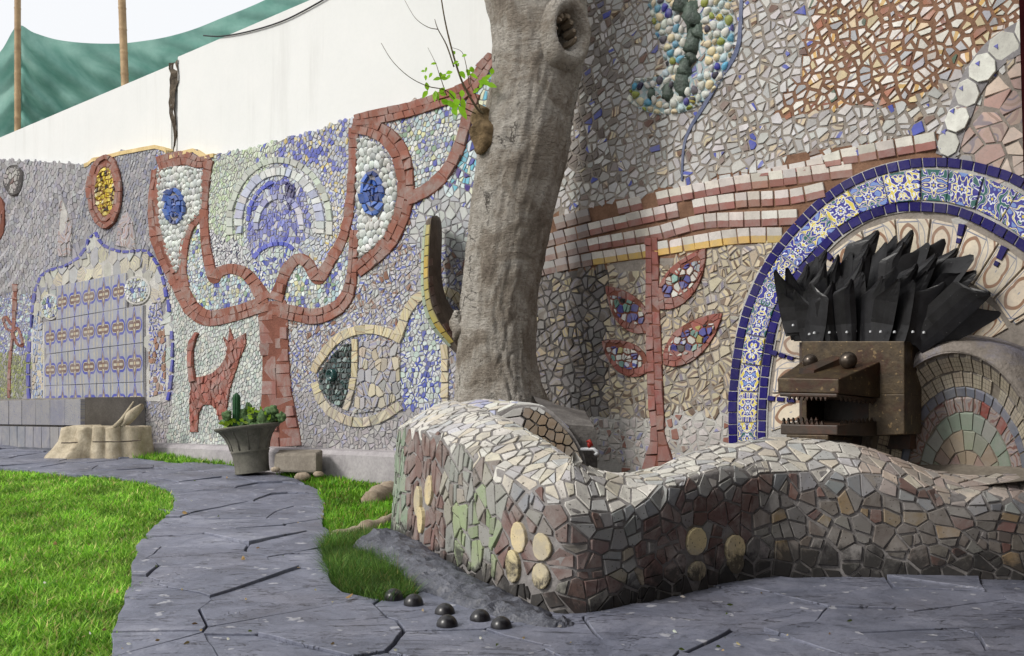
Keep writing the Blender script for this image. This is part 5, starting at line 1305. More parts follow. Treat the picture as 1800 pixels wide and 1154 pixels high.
# burr
o = rock('burr', spot(806, 572, -0.02), 0.055, 0.06, 0.085, 'bark', 4, tree, 20, 14, 0.5)
stub = catmull([tuple(spot(862, 262, -0.05)), tuple(spot(852, 240, 0.03)), tuple(P(848, 210, 6.45)), tuple(P(850, 186, 6.43))], 5)
v2, f2 = tube([Vector(p) for p in stub], [0.07, 0.085, 0.09, 0.085, 0.08, 0.08, 0.08, 0.078, 0.076, 0.074, 0.072, 0.07, 0.066, 0.06, 0.05, 0.04], 18)
v2 = [p + Vector((mnoise.noise(p * 14), mnoise.noise(p * 14 + Vector((5, 0, 0))), mnoise.noise(p * 14 + Vector((0, 7, 0))))) * 0.03 for p in v2]
surface('stub_bark', C(92, 76, 54), C(146, 124, 92), 18, 0.95, 1.0, 0.02)
part('limb_stub', (v2, f2), 'stub_bark', tree, True)
# shoots with young leaves
SH = [([(850, 200), (838, 190), (815, 150), (800, 108), (785, 50), (776, 0), (768, -60)], .0085), ([(798, 118), (785, 80), (770, 52), (764, 34)], .005), ([(770, 52), (752, 48), (730, 32), (711, 0)], .003),
      ([(836, 200), (810, 186), (785, 160), (752, 152), (720, 136), (690, 108), (670, 76)], .0042), ([(785, 168), (772, 130), (766, 112), (752, 84)], .003), ([(825, 150), (820, 118), (812, 92), (794, 84)], .003), ([(845, 196), (838, 172), (828, 150), (826, 128)], .004)]
for pts_, r_ in SH:
    c = catmull([tuple(P(x, y, 6.35 - 0.0012 * (850 - x))) for x, y in pts_], 5); n = len(c)
    part('shoot', tube([Vector(p) for p in c], [r_ * (1 - 0.65 * i / (n - 1)) for i in range(n)], 6), 'twig', tree, True)
def leaf(p, dirv, L, wd, fold=0.15):
    dirv = dirv.normalized(); sd = dirv.cross(Vector((random.uniform(-.3, .3), -1, random.uniform(-.2, .5)))).normalized(); nn = sd.cross(dirv)
    prof = [(0, .05), (.25, .8), (.5, 1), (.78, .6), (1, .03)]; V, Fc = [], []
    for t_, k in prof:
        c = p + dirv * (L * t_) - Vector((0, 0, 0.18 * L * t_ * t_)); V += [c - sd * (wd * k) + nn * (fold * wd * k), c, c + sd * (wd * k) + nn * (fold * wd * k)]
    for i in range(4): a = i * 3; Fc += [(a, a + 3, a + 4, a + 1), (a + 1, a + 4, a + 5, a + 2)]
    return V, Fc
LV = [(752, 160, 8), (760, 128, 5), (768, 112, 5), (748, 132, 5), (776, 138, 7), (786, 140, 7), (765, 160, 8), (772, 164, 8), (788, 184, 10), (800, 178, 11), (806, 186, 11), (795, 190, 10), (812, 172, 9), (808, 126, 8), (800, 96, 6), (812, 100, 6), (806, 108, 5), (826, 130, 7), (832, 128, 7), (846, 142, 9), (854, 148, 9), (864, 132, 8), (842, 156, 7), (822, 134, 6), (784, 130, 7), (750, 118, 4), (740, 126, 4), (802, 120, 6)]
for i, (x, y, sz) in enumerate(LV):
    p = P(x, y, 6.34 - random.uniform(0, .08)); L = sz / F * 6.35 * 2.1
    for k in range(2 if sz > 6 else 1):
        a = random.uniform(0, 6.28); V, Fc = leaf(p, Vector((math.cos(a), random.uniform(-.4, .2), math.sin(a) * 0.8 - 0.1)), L * random.uniform(.7, 1.1), L * .26)
        o = mesh_obj('leaf', V, Fc, 'leaf_green', None, True, None, {'Col': [(*J(C(150, 205, 40), .15), 1)] * len(V)}, loc=tuple(p)); o.parent = tree; o.location = p - wl(tree)
# upper limbs and crown, above the picture
cb_ = P(925, -140, TY)
limbs = [[cb_ - Vector((0, 0, .1)), cb_ + Vector((.3, -.1, .7)), cb_ + Vector((.9, .1, 1.5)), cb_ + Vector((1.5, .2, 2.3))], [cb_ - Vector((0, 0, .1)), cb_ + Vector((-.3, .2, .8)), cb_ + Vector((-.8, .5, 1.7)), cb_ + Vector((-1.2, .8, 2.6))],
         [cb_ - Vector((0, 0, .1)), cb_ + Vector((.1, .5, .8)), cb_ + Vector((.4, 1.2, 1.7)), cb_ + Vector((.5, 1.8, 2.5))]]
for lm in limbs:
    c = catmull([tuple(p) for p in lm], 6); n = len(c); part('limb', tube([Vector(p) for p in c], [0.24 - 0.19 * i / (n - 1) for i in range(n)], 14), 'bark', tree, True)
nL = 5200
cc = np.array([tuple(cb_ + Vector(v)) for v in ((1.5, .2, 2.6), (-1.1, .8, 2.9), (.5, 1.7, 2.8), (.3, .4, 3.4), (2.3, .6, 3.0), (1.2, -.6, 3.2))])
ctr = cc[rng.integers(0, len(cc), nL)] + rng.normal(0, 1, (nL, 3)) * np.array([.62, .62, .42])
d1 = rng.normal(0, 1, (nL, 3)); d1 /= np.linalg.norm(d1, axis=1)[:, None]; d2 = np.cross(d1, rng.normal(0, 1, (nL, 3))); d2 /= np.linalg.norm(d2, axis=1)[:, None]
sz = rng.uniform(.05, .09, (nL, 1))
Vn = np.stack([ctr - d1 * sz, ctr + d2 * sz * .4, ctr + d1 * sz, ctr - d2 * sz * .4], 1).reshape(-1, 3) - np.array(tree.location)
colr = np.repeat(np.array(C(84, 112, 48))[None] * rng.uniform(.6, 1.3, (nL, 1)), 4, axis=0)
o = np_mesh('crown', Vn, [np.arange(nL * 4).reshape(-1, 4)], 'leaf_green', tree, {'Col': np.concatenate([colr, np.ones((nL * 4, 1))], 1)})
# roots creeping over the lawn beside the planter
def root_obj(name, pts_, rad, label, grp=None):
    c = catmull(pts_, 6); n = len(c)
    v2, f2 = tube([Vector(p) for p in c], [rad * (0.5 + 0.5 * math.sin(math.pi * (0.12 + 0.8 * i / (n - 1)))) for i in range(n)], 10)
    v2 = [p + Vector((0, 0, 1)) * 0.03 * mnoise.noise(p * 9) for p in v2]
    return tag(mesh_obj(name, v2, f2, 'root_wood', None, True, loc=tuple(c[0])), label, 'root', grp)
root_obj('tree_root', [tuple(G(x, y) - Vector((0, 0, .01))) for x, y in ((585, 942), (620, 938), (650, 928), (680, 918), (715, 905))], .055, 'pale root snaking from the path edge to the planter corner', 'tree roots in the lawn')
root_obj('tree_root', [tuple(G(x, y) - Vector((0, 0, .02))) for x, y in ((650, 882), (668, 872), (690, 864), (725, 850))], .10, 'knobbly pale root beside the planter, behind the long root', 'tree roots in the lawn')

# ------------------------------------------------------------------ horn-like mosaic fin beside the trunk
hr = tag(empty('horn_sculpture', wallflat(W(775, 700)[0], 0.46, 0.3)), 'dark curved mosaic horn with a yellow tiled edge, left of the tree trunk', 'sculpture')
HL = [(768, 379, 754, 383), (775, 388, 747, 395), (777, 415, 743, 425), (776, 455, 741, 465), (777, 490, 741, 505), (783, 520, 745, 540), (796, 545, 753, 565), (808, 565, 765, 584), (818, 590, 786, 606), (822, 612, 803, 624)]
hc = catmull(HL, 6); V, Fc = [], []
for xr, yr, xl, yl in hc:
    fx = lambda k: (xl + (xr - xl) * k, yl + (yr - yl) * k)
    A = P(*fx(0.0), 7.55); B_ = P(*fx(0.13), 7.35); C_ = P(*fx(0.36), 7.26); D_ = P(*fx(0.75), 7.42); E_ = P(*fx(1.0), 7.62); X_ = P(*fx(0.5), 7.85)
    V += [A, B_, C_, D_, E_, X_]
for i in range(len(hc) - 1):
    for k in range(6): a = i * 6 + k; b_ = i * 6 + (k + 1) % 6; Fc.append((a, b_, b_ + 6, a + 6))
Fc += [tuple(range(6))[::-1], tuple(range(len(V) - 6, len(V)))]
surface('horn_mortar', C(80, 70, 61), C(114, 102, 90), 12, 0.85, 0.7, 0.01)
body = part('horn_body', (V, Fc), 'horn_mortar', hr)
def hsurf_factory(k0, k1):
    rows_h = [(V[i * 6 + k0], V[i * 6 + k1]) for i in range(len(hc))]
    L = [0]
    for a, b_ in zip(rows_h, rows_h[1:]): L.append(L[-1] + (((b_[0] + b_[1]) - (a[0] + a[1])) / 2).length)
    def f(s, t_, d=0.0):
        s = max(0, min(L[-1] - 1e-5, s)); i = bisect.bisect_right(L, s) - 1; a = (s - L[i]) / (L[i + 1] - L[i])
        p = rows_h[i][0].lerp(rows_h[i + 1][0], a); q = rows_h[i][1].lerp(rows_h[i + 1][1], a)
        n_ = (q - p).cross(rows_h[i + 1][0] - rows_h[i][0]).normalized()
        if n_.y > 0: n_ = -n_
        return p.lerp(q, t_) + n_ * d
    return f, L[-1]
for k0, k1, stl, t0, t1 in ((0, 1, lambda: S(C(168, 184, 156), 'green_tile'), .05, .95), (1, 2, lambda: pick((3, S(C(176, 162, 82), 'yellow_tile')), (1, S(C(190, 160, 70), 'yellow_tile'))), .08, .92), (2, 3, lambda: S(C(98, 68, 52), 'brown_tile'), .05, .45)):
    f, L = hsurf_factory(k0, k1); s = 0.06 if k0 != 2 else 0.30
    while s < L - 0.12:
        e = s + random.uniform(0.06, 0.09) * (1 if k0 < 2 else 0.8)
        add_tile([(s, t0), (e, t0), (e, t1), (s, t1)], f, parent=body, thing=hr, lift=0.006, gap=0.0, bev=0.002, tilt=0.0, depth=0.012, minr=0.0, **stl()) if k0 != 2 or random.random() < .8 else None
        s = e + 0.008
flush()

# ------------------------------------------------------------------ steel dragon head spout
random.seed(14)
D0, D1 = 0.42, 0.74
def WP(x, y, d): u, v = W(x, y, d); return wallflat(u, v, d)
def block(px, d_front, d_back):
    """px: 4 picture corners (bl, br, tr, tl) on the plane d_front, pushed straight back to d_back"""
    f = [W(x, y, d_front) for x, y in px]
    fr = [wallflat(u, v, d_front) for u, v in f]; bk = [wallflat(u, v, d_back) for u, v in f]
    return hexa([fr[0], fr[1], bk[1], bk[0], fr[3], fr[2], bk[2], bk[3]])
dr = tag(empty('dragon_head', WP(1500, 770, D0 - 0.1)), 'rusty steel box-shaped dragon head with open toothed jaws and black mane', 'sculpture')
hd = part('head_plate', block([(1409, 694), (1590, 694), (1590, 600), (1409, 600)], D0, D0 - 0.24), 'rust_steel', dr)
part('cheek_plate', block([(1526, 768), (1590, 764), (1590, 693), (1526, 693)], D0 - 0.001, D0 - 0.24), 'rust_steel', dr)
part('cheek_plate', block([(1409, 764), (1418, 764), (1418, 693), (1409, 693)], D0 - 0.001, D0 - 0.24), 'rust_steel', dr)
part('chin_plate', block([(1418, 764), (1526, 766), (1526, 745), (1418, 743)], D0 - 0.004, D0 - 0.24), 'dark_steel', dr)
part('throat', block([(1405, 768), (1592, 768), (1592, 602), (1405, 602)], D0 - 0.22, D0 - 0.25), 'dark_steel', dr)
part('neck', block([(1440, 790), (1600, 790), (1600, 640), (1440, 640)], D0 - 0.22, 0.0), 'dark_steel', dr)
# upper jaw: slopes down to the muzzle
def jaw(fl, fr_, bl_, br_):
    """each (x, ytop, ybottom); front on D1, back on D0"""
    return hexa([WP(fl[0], fl[2], D1), WP(fr_[0], fr_[2], D1), WP(br_[0], br_[2], D0), WP(bl_[0], bl_[2], D0), WP(fl[0], fl[1], D1), WP(fr_[0], fr_[1], D1), WP(br_[0], br_[1], D0), WP(bl_[0], bl_[1], D0)])
uj = part('upper_jaw', jaw((1367, 665, 690), (1474, 667, 692), (1412, 634, 692), (1547, 636, 700)), 'rust_steel', dr)
part('lip', jaw((1370, 690.5, 697), (1471, 692.5, 699), (1416, 692.5, 700), (1541, 700.5, 708)), 'dark_steel', dr)
lj = part('lower_jaw', jaw((1372, 746, 764), (1472, 748, 765), (1416, 740, 766), (1541, 740, 768)), 'dark_steel', dr)
part('jaw_step', jaw((1382, 764, 773), (1456, 765, 774), (1416, 766, 772), (1500, 768, 774)), 'rust_steel', dr)
def teeth(ax, bx, n, dn, name='tooth'):
    for i in range(n):
        k0, k1 = i / n, (i + 0.62) / n; km = (k0 + k1) / 2
        f = lambda k: (ax[0] + (bx[0] - ax[0]) * k, ax[1] + (bx[1] - ax[1]) * k, ax[2] + (bx[2] - ax[2]) * k)
        p0, p1, pm = f(k0), f(k1), f(km)
        A, B_ = WP(*p0), WP(*p1); T = WP(pm[0], pm[1] + dn, pm[2]); bk = Vector((0.012, 0.014, 0))
        V = [A, B_, T, A + bk, B_ + bk, T + bk]
        part(name, (V, [(0, 1, 2), (3, 5, 4), (0, 3, 4, 1), (1, 4, 5, 2), (2, 5, 3, 0)]), 'dark_steel', uj if dn > 0 else lj)
teeth((1384, 697, D1 - .004), (1456, 698, D1 - .004), 9, 7)
teeth((1475, 699, D1 - .01), (1538, 707, D0 + .02), 8, 6)
teeth((1374, 746, D1 - .006), (1450, 747, D1 - .006), 9, -7)
teeth((1476, 747, D1 - .01), (1536, 741, D0 + .03), 8, -7)
teeth((1374, 741, D1 - .10), (1440, 739, D1 - .12), 8, -6)
for o in list(dr.children):
    if o.name.split('.')[0] in ('head_plate', 'cheek_plate', 'upper_jaw', 'lower_jaw', 'jaw_step', 'lip'):
        mdf = o.modifiers.new('bevel', 'BEVEL'); mdf.width = .005; mdf.segments = 2
# eyes and the bar between them
for x, y, d, r in ((1424, 636, D0 + .14, .040), (1491, 634, D0 + .12, .045)):
    c = WP(x, y, d); V, Fc = lathe([(r * math.sin(R(9 * k)), r * math.cos(R(9 * k))) for k in range(0, 18)], 24, tuple(c)); part('eye', (V, Fc), 'polished_knob', dr, True)
part('nose_bar', hexa([WP(1404, 661, D1 - .08), WP(1430, 663, D1 - .10), WP(1482, 640, D0 + .06), WP(1466, 637, D0 + .06), WP(1405, 648, D1 - .08), WP(1431, 651, D1 - .10), WP(1482, 628, D0 + .06), WP(1464, 626, D0 + .06)]), 'dark_steel', dr)
# mane of black blades
BL = [  # base x, base y, tip x, tip y, width px, depth in front of the wall
    (1415, 600, 1452, 440, 34, .14), (1470, 590, 1496, 445, 34, .12), (1480, 560, 1543, 407, 46, .10), (1520, 560, 1558, 427, 34, .13), (1545, 560, 1604, 406, 44, .09), (1560, 570, 1589, 427, 40, .14),
    (1575, 560, 1659, 424, 58, .12), (1590, 570, 1709, 452, 58, .15), (1570, 580, 1646, 449, 48, .18), (1560, 590, 1612, 466, 42, .22), (1440, 590, 1450, 463, 30, .20), (1490, 590, 1518, 454, 34, .20),
    (1405, 598, 1383, 472, 34, .24), (1395, 590, 1362, 476, 32, .26), (1410, 600, 1420, 466, 32, .20), (1425, 605, 1397, 513, 34, .34), (1440, 604, 1449, 490, 38, .30), (1475, 604, 1478, 487, 36, .32), (1505, 604, 1516, 480, 38, .30),
    (1530, 604, 1551, 488, 40, .34), (1570, 604, 1605, 496, 44, .36), (1598, 604, 1660, 500, 50, .33), (1605, 604, 1738, 516, 56, .30), (1612, 606, 1757, 552, 52, .27), (1395, 585, 1374, 520, 36, .30), (1460, 600, 1462, 500, 30, .27), (1540, 600, 1575, 470, 36, .24),
    (1500, 580, 1528, 430, 34, .11), (1530, 575, 1575, 415, 36, .08), (1565, 570, 1632, 428, 40, .10), (1585, 575, 1684, 438, 44, .13), (1600, 590, 1715, 478, 44, .20), (1420, 600, 1436, 452, 30, .16), (1455, 595, 1474, 448, 30, .15),
    (1585, 600, 1630, 478, 38, .28), (1545, 604, 1580, 492, 36, .38), (1490, 604, 1497, 492, 34, .35), (1460, 604, 1464, 496, 34, .35), (1430, 604, 1424, 500, 34, .37)]
for bx_, by_, tx_, ty_, w_, d_ in BL:
    w_ *= 1.15
    dx, dy = tx_ - bx_, ty_ - by_; L = math.hypot(dx, dy); ex = (dx / L, dy / L); nx_ = (-ex[1], ex[0])
    sgn = 1 if tx_ >= bx_ - 5 else -1                      # oblique knife-cut tip
    w_ *= 0.5
    bx_, by_ = bx_ , by_
    dx, dy = tx_ - nx_[0] * w_ * .8 * sgn - bx_, ty_ - nx_[1] * w_ * .8 * sgn - by_; L = math.hypot(dx, dy); ex = (dx / L, dy / L); nx_ = (-ex[1], ex[0])
    bow = random.uniform(0.02, 0.10); curl = random.uniform(-0.012, 0.03); tw = random.uniform(-.4, .4); cut = random.uniform(.60, .78)
    le = [(0, -w_ * .78), (.3, -w_ * .98), (cut, -w_), (cut + .04, -w_ * .86), (cut + (1 - cut) * .42, -w_ * .18), (cut + (1 - cut) * .75, w_ * .36), (.985, w_ * .62)]
    re = [(0, w_ * .75), (.3, w_ * .95), (cut, w_), (cut + (1 - cut) * .3, w_ * 1.0), (cut + (1 - cut) * .6, w_ * .99), (cut + (1 - cut) * .88, w_ * .96), (1.0, w_ * .80)]
    if sgn < 0: le, re = [(a, -c) for a, c in re], [(a, -c) for a, c in le]
    V, Fc = [], []; NC = 5
    for th in (0.0, 0.007):
        for (ta, wa), (tb_, wb) in zip(le, re):
            for k in range(NC):
                kk = k / (NC - 1); t_ = ta + (tb_ - ta) * kk; o_ = wa + (wb - wa) * kk
                x, y = bx_ + ex[0] * L * t_ + nx_[0] * o_, by_ + ex[1] * L * t_ + nx_[1] * o_
                dd = d_ + bow * t_ * t_ * (1 if d_ > .2 else .4) + curl * (1 - (2 * kk - 1) ** 2) + tw * o_ / 300 - th
                V.append(WP(x, y, dd))
    nr = len(le); N1 = nr * NC
    for i in range(nr - 1):
        for k in range(NC - 1):
            a = i * NC + k; Fc.append((a, a + 1, a + NC + 1, a + NC)); Fc.append((N1 + a, N1 + a + NC, N1 + a + NC + 1, N1 + a + 1))
    rim = [k for k in range(NC)] + [i * NC + NC - 1 for i in range(1, nr)] + [(nr - 1) * NC + k for k in range(NC - 2, -1, -1)] + [i * NC for i in range(nr - 2, 0, -1)]
    for i in range(len(rim)): a, b_ = rim[i - 1], rim[i]; Fc.append((a, N1 + a, N1 + b_, b_))
    bl_ = part('mane_blade', (V, Fc), 'leather', dr)
    if d_ > 0.27:
        c = WP(bx_ + dx * .16, by_ + dy * .16 - 2, d_ + 0.030); part('rivet', lathe([(0.008, -.006), (0.007, 0.003), (0.003, 0.006), (0.0005, 0.0065)], 10, tuple(c)), 'galvanised', bl_, True)

# ------------------------------------------------------------------ shell-shaped basin at the right of the dragon
random.seed(17)
BD = 0.30
BU, BV = W(1672, 842, BD); BC = wallflat(BU, BV, BD)
bs = empty('wall_basin', (BC.x, BC.y, gz(BC.y))); tag(bs, 'hollow shell-shaped basin lined with mosaic, right of the dragon head', 'basin')
RX, RY, RZ = W(1835, 842, BD)[0] - BU, 0.24, 0.66
def bsurf(a, e, d=0.0):
    """inside of a half dome opening towards the garden: a runs over the arch, e from the rim to the back"""
    k = 1 - d / 0.4; ce, se = max(0.0, math.cos(e)), math.sin(e)
    return wallflat(BU - RX * k * math.cos(a) * ce ** 0.9, BV - 0.03 + RZ * k * math.sin(a) * ce ** 0.9, BD - RY * k * se)
V, Fc = [], []; NA, NE = 30, 14
for i in range(NA + 1):
    for j in range(NE + 1):
        p = bsurf(math.pi * i / NA, math.pi / 2 * j / NE, -0.004); V.append(p + Vector((0, 0.010 * mnoise.noise(p * 7), 0.010 * mnoise.noise(p * 6))))
for i in range(NA):
    for j in range(NE): a = i * (NE + 1) + j; Fc.append((a, a + NE + 1, a + NE + 2, a + 1))
bshell = part('basin_shell', (V, Fc), 'concrete', bs, True)
# rough outer hood, rolling back from the rim to the wall
V, Fc = [], []; NB = 30
for i in range(NB + 1):
    th = math.pi * i / NB; sn = max(0.0, math.sin(th))
    for j in range(11):
        t_ = j / 10
        inner = (BU - RX * math.cos(th), BV - 0.03 + RZ * sn, BD - 0.004); outer = (BU - (RX + 0.22) * math.cos(th), BV - 0.03 + (RZ + 0.10) * sn, -0.02)
        mid_ = (BU - (RX + 0.05) * math.cos(th), BV - 0.03 + (RZ + 0.09) * sn, BD + 0.02)
        q = [inner[k] * (1 - t_) ** 2 + mid_[k] * 2 * t_ * (1 - t_) + outer[k] * t_ * t_ for k in range(3)]; p = wallflat(*q)
        V.append(p + Vector((mnoise.noise(p * 8), mnoise.noise(p * 8 + Vector((9, 0, 0))), mnoise.noise(p * 8 + Vector((0, 9, 0))))) * 0.016 * min(1, t_ * 3))
for i in range(NB):
    for j in range(10): a = i * 11 + j; Fc.append((a, a + 11, a + 12, a + 1))
surface('hood_concrete', C(120, 112, 104), C(160, 152, 144), 6, 0.9, 0.9, 0.02, c3=C(128, 126, 138))
part('hood', (V, Fc), 'hood_concrete', bs, True)
V, Fc = [], []
for i in range(13):
    for j in range(9):
        u_ = BU - .62 + 1.2 * i / 12; d_ = BD + .16 - .46 * j / 8; q = wallflat(u_, 0, d_)
        V.append(Vector((q.x, q.y, BV - .03 + .10 * ((i - 6) / 6) ** 2 + .12 * (j / 8) ** 2 + .015 * mnoise.noise(q * 8))))
for i in range(12):
    for j in range(8): a = i * 9 + j; Fc.append((a, a + 9, a + 10, a + 1))
part('basin_floor', (V, Fc), 'concrete', bs, True)
ec = lambda r_: math.acos(r_ ** (1 / 0.9))
ROWB = [(ec(.985), ec(.88), .13, 'w'), (ec(.87), ec(.76), .14, 'w'), (ec(.75), ec(.68), .17, 'b'), (ec(.67), ec(.56), .17, 'r'), (ec(.55), ec(.42), .27, 'g'), (ec(.41), ec(.26), .40, 's'), (ec(.25), ec(.14), .52, 's'), (ec(.13), ec(.03), 1.0, 's')]
STB = {'w': lambda: dict(col=J(C(186, 176, 156), .08), kind_='mosaic_tile', mat='grid'), 'b': lambda: S(C(112, 116, 130), 'blue_tile'), 'r': lambda: pick((.3, S(C(132, 62, 54), 'red_tile')), (2.4, S(C(160, 148, 142), 'red_tile', 'swirl', C(128, 92, 86)))),
       'g': lambda: pick((3, S(C(134, 148, 134), 'green_tile')), (1, S(C(148, 154, 146), 'green_tile'))), 's': lambda: pick((2, S(C(134, 142, 124), 'green_tile')), (3, S(C(152, 138, 118), 'stone_tile', 'rough_tile')), (1, S(C(140, 120, 112), 'stone_tile', 'rough_tile')))}
for e0, e1, stp, kd_ in ROWB:
    a = 0.06
    while a < math.pi - 0.05:
        b_ = min(math.pi, a + stp * random.uniform(.8, 1.2)); g_ = .010
        q = [(a, e0), (b_ - g_, e0 + random.uniform(-.012, .012)), (b_ - g_, e1 + random.uniform(-.01, .01)), (a, e1 + random.uniform(-.01, .01))]
        uvf = lambda x, y, a=a, b_=b_, e0=e0, e1=e1: ((x - a) / (b_ - a), (y - e0) / (e1 - e0))
        st = STB[kd_](); k_ = 1.0
        if not (kd_ == 'w' and random.random() < .06):
            add_tile(q, bsurf, parent=bshell, thing=bs, lift=0.006, gap=0.004, tilt=0, bev=0.003, depth=0.02, uvf=uvf if st['mat'] == 'grid' else None, **st)
        a = b_
flush()

# ------------------------------------------------------------------ rounded tiled seat back and old timber behind the planter
random.seed(19)
lg = tag(empty('tiled_hump', P(960, 880, 5.75)), 'rounded hump of brown tile with a pale tiled crown, behind the planter', 'planter')
ARCH = [(862, 760), (875, 730), (900, 716), (925, 712), (945, 713), (965, 720), (985, 738), (1003, 758), (1018, 782), (1028, 806), (1034, 850), (1034, 900)]
ac = catmull(ARCH, 5); V, Fc = [], []
for x, y in ac:
    f_ = P(x, y, 5.72 - (x - 940) * 0.0012); V += [f_, f_ + Vector((-.30, .42, .03)), Vector((f_.x, f_.y, 0))]
for i in range(len(ac) - 1): a = i * 3; Fc += [(a, a + 3, a + 4, a + 1), (a, a + 2, a + 5, a + 3)]
hump = part('hump_body', (V, Fc), 'planter_mortar', lg)
def hface(x, y, d=0.0): return P(x, y, 5.70 - (x - 940) * 0.0012 - d)
facep = [(868, 756), (879, 733), (902, 719), (925, 715), (948, 716), (964, 727), (983, 744), (1001, 764), (1015, 788), (1024, 812), (1030, 860), (868, 860)]
ptsx = hexgrid(900, 1040, 700, 870, 15, 19, .35, .2)
for p, c in zip(ptsx, voronoi(ptsx, 12, subject=facep)):
    if not c: continue
    q = [(x, y) for x, y in c]; cx = sum(a[0] for a in q) / len(q); cy = sum(a[1] for a in q) / len(q)
    w3 = [hface(cx + (x - cx) * .9, cy + (y - cy) * .9, .0) for x, y in q]; w4 = [hface(cx + (x - cx) * .82, cy + (y - cy) * .82, .014) for x, y in q]; n = len(q)
    Fc = [(i, (i + 1) % n, n + (i + 1) % n, n + i) for i in range(n)] + [tuple(range(n, 2 * n))]
    pale_ = cx < 917 or (cy < 724 and cx < 960); c1 = J(C(192, 190, 186) if pale_ else C(132, 114, 92), .12); o = mesh_obj('white_tile' if pale_ else 'brown_tile', w3 + w4, Fc, 'rough_tile', None, False, [(0, 0)] * (2 * n), {'Col': [(*c1, 1)] * (2 * n), 'Col2': [(*c1, 1)] * (2 * n)}, loc=tuple(w3[0])); o.parent = hump; o.location = Vector(w3[0]) - wl(hump)
# pale tiles over the crown
rows_c = [(P(x, y, 5.72 - (x - 940) * 0.0012), P(x, y, 5.72 - (x - 940) * 0.0012) + Vector((-.30, .42, .03))) for x, y in ac]
Lc = [0]
for a, b_ in zip(rows_c, rows_c[1:]): Lc.append(Lc[-1] + (b_[0] - a[0]).length)
def csurf(s, t_, d=0.0):
    s = max(0, min(Lc[-1] - 1e-5, s)); i = bisect.bisect_right(Lc, s) - 1; a = (s - Lc[i]) / (Lc[i + 1] - Lc[i])
    p, q = rows_c[i][0].lerp(rows_c[i + 1][0], a), rows_c[i][1].lerp(rows_c[i + 1][1], a); n_ = (rows_c[i + 1][0] - rows_c[i][0]).cross(q - p).normalized()
    if n_.z < 0: n_ = -n_
    return p.lerp(q, t_ / .5) + n_ * d
ptsx = hexgrid(0, Lc[-1], 0, .5, .085, .085, .2, .3)
for p, c in zip(ptsx, voronoi(ptsx, 12, subject=[(0, 0.01), (Lc[-1] * .95, 0.01), (Lc[-1] * .95, .5), (0, .5)])):
    if c: add_tile(c, csurf, parent=hump, thing=lg, lift=0.010, gap=0.006, **pick((3, S(C(206, 204, 198), 'white_tile')), (1, S(C(170, 172, 196), 'white_tile')), (1, S(C(190, 186, 170), 'white_tile'))))
flush()
# grey timber block with the tap
tl_, bl2 = [P(972, 742, 5.72), P(1049, 750, 5.72), P(1036, 726, 6.35), P(935, 697, 6.4)], []
V, Fc = [], []; NG = 14
def tq(a, b_): return tl_[0].lerp(tl_[1], a).lerp(tl_[3].lerp(tl_[2], a), b_)
for i in range(NG + 1):
    for j in range(NG + 1):
        p = tq(i / NG, j / NG); V.append(p + Vector((0, 0, .014 * mnoise.noise(Vector((p.x * 5, p.y * 22, 1))) - (.03 if i == NG else 0))))
for i in range(NG):
    for j in range(NG): a = i * (NG + 1) + j; Fc.append((a, a + NG + 1, a + NG + 2, a + 1))
n0 = len(V)
for i in range(NG + 1): V.append(Vector((V[i * (NG + 1)].x + .0, V[i * (NG + 1)].y, -.1)))
for j in range(NG + 1): V.append(Vector((V[NG * (NG + 1) + j].x + .012, V[NG * (NG + 1) + j].y, -.1)))
for i in range(NG): Fc.append((i * (NG + 1), n0 + i, n0 + i + 1, (i + 1) * (NG + 1)))
for j in range(NG): Fc.append((NG * (NG + 1) + j, n0 + NG + 1 + j, n0 + NG + 2 + j, NG * (NG + 1) + j + 1))
tim = tag(mesh_obj('timber_block', V, Fc, 'weathered_wood', loc=tuple(P(1000, 880, 6.0))), 'weathered grey timber block between the tiled hump and the wall', 'timber')
tp = tag(empty('water_tap', P(1034, 792, 5.55)), 'small garden tap with a red valve handle, on the brown tiled hump', 'tap')
part('pipe', tube([P(1018, 791, 5.66), P(1030, 790, 5.56), P(1044, 790, 5.52), P(1049, 794, 5.515), P(1050, 800, 5.515)], .010, 10), 'galvanised', tp, True)
part('spout_nut', tube([P(1047, 796, 5.515), P(1051, 801, 5.515)], .013, 8), 'galvanised', tp, True)
part('valve', tube([P(1037, 789, 5.54), P(1036, 782, 5.54), P(1035, 777, 5.54)], [.008, .012, .006], 8), 'red_valve', tp, True)
part('handle', tube([P(1032, 777, 5.55), P(1036, 775, 5.53), P(1042, 784, 5.52)], [.006, .010, .005], 8), 'red_valve', tp, True)

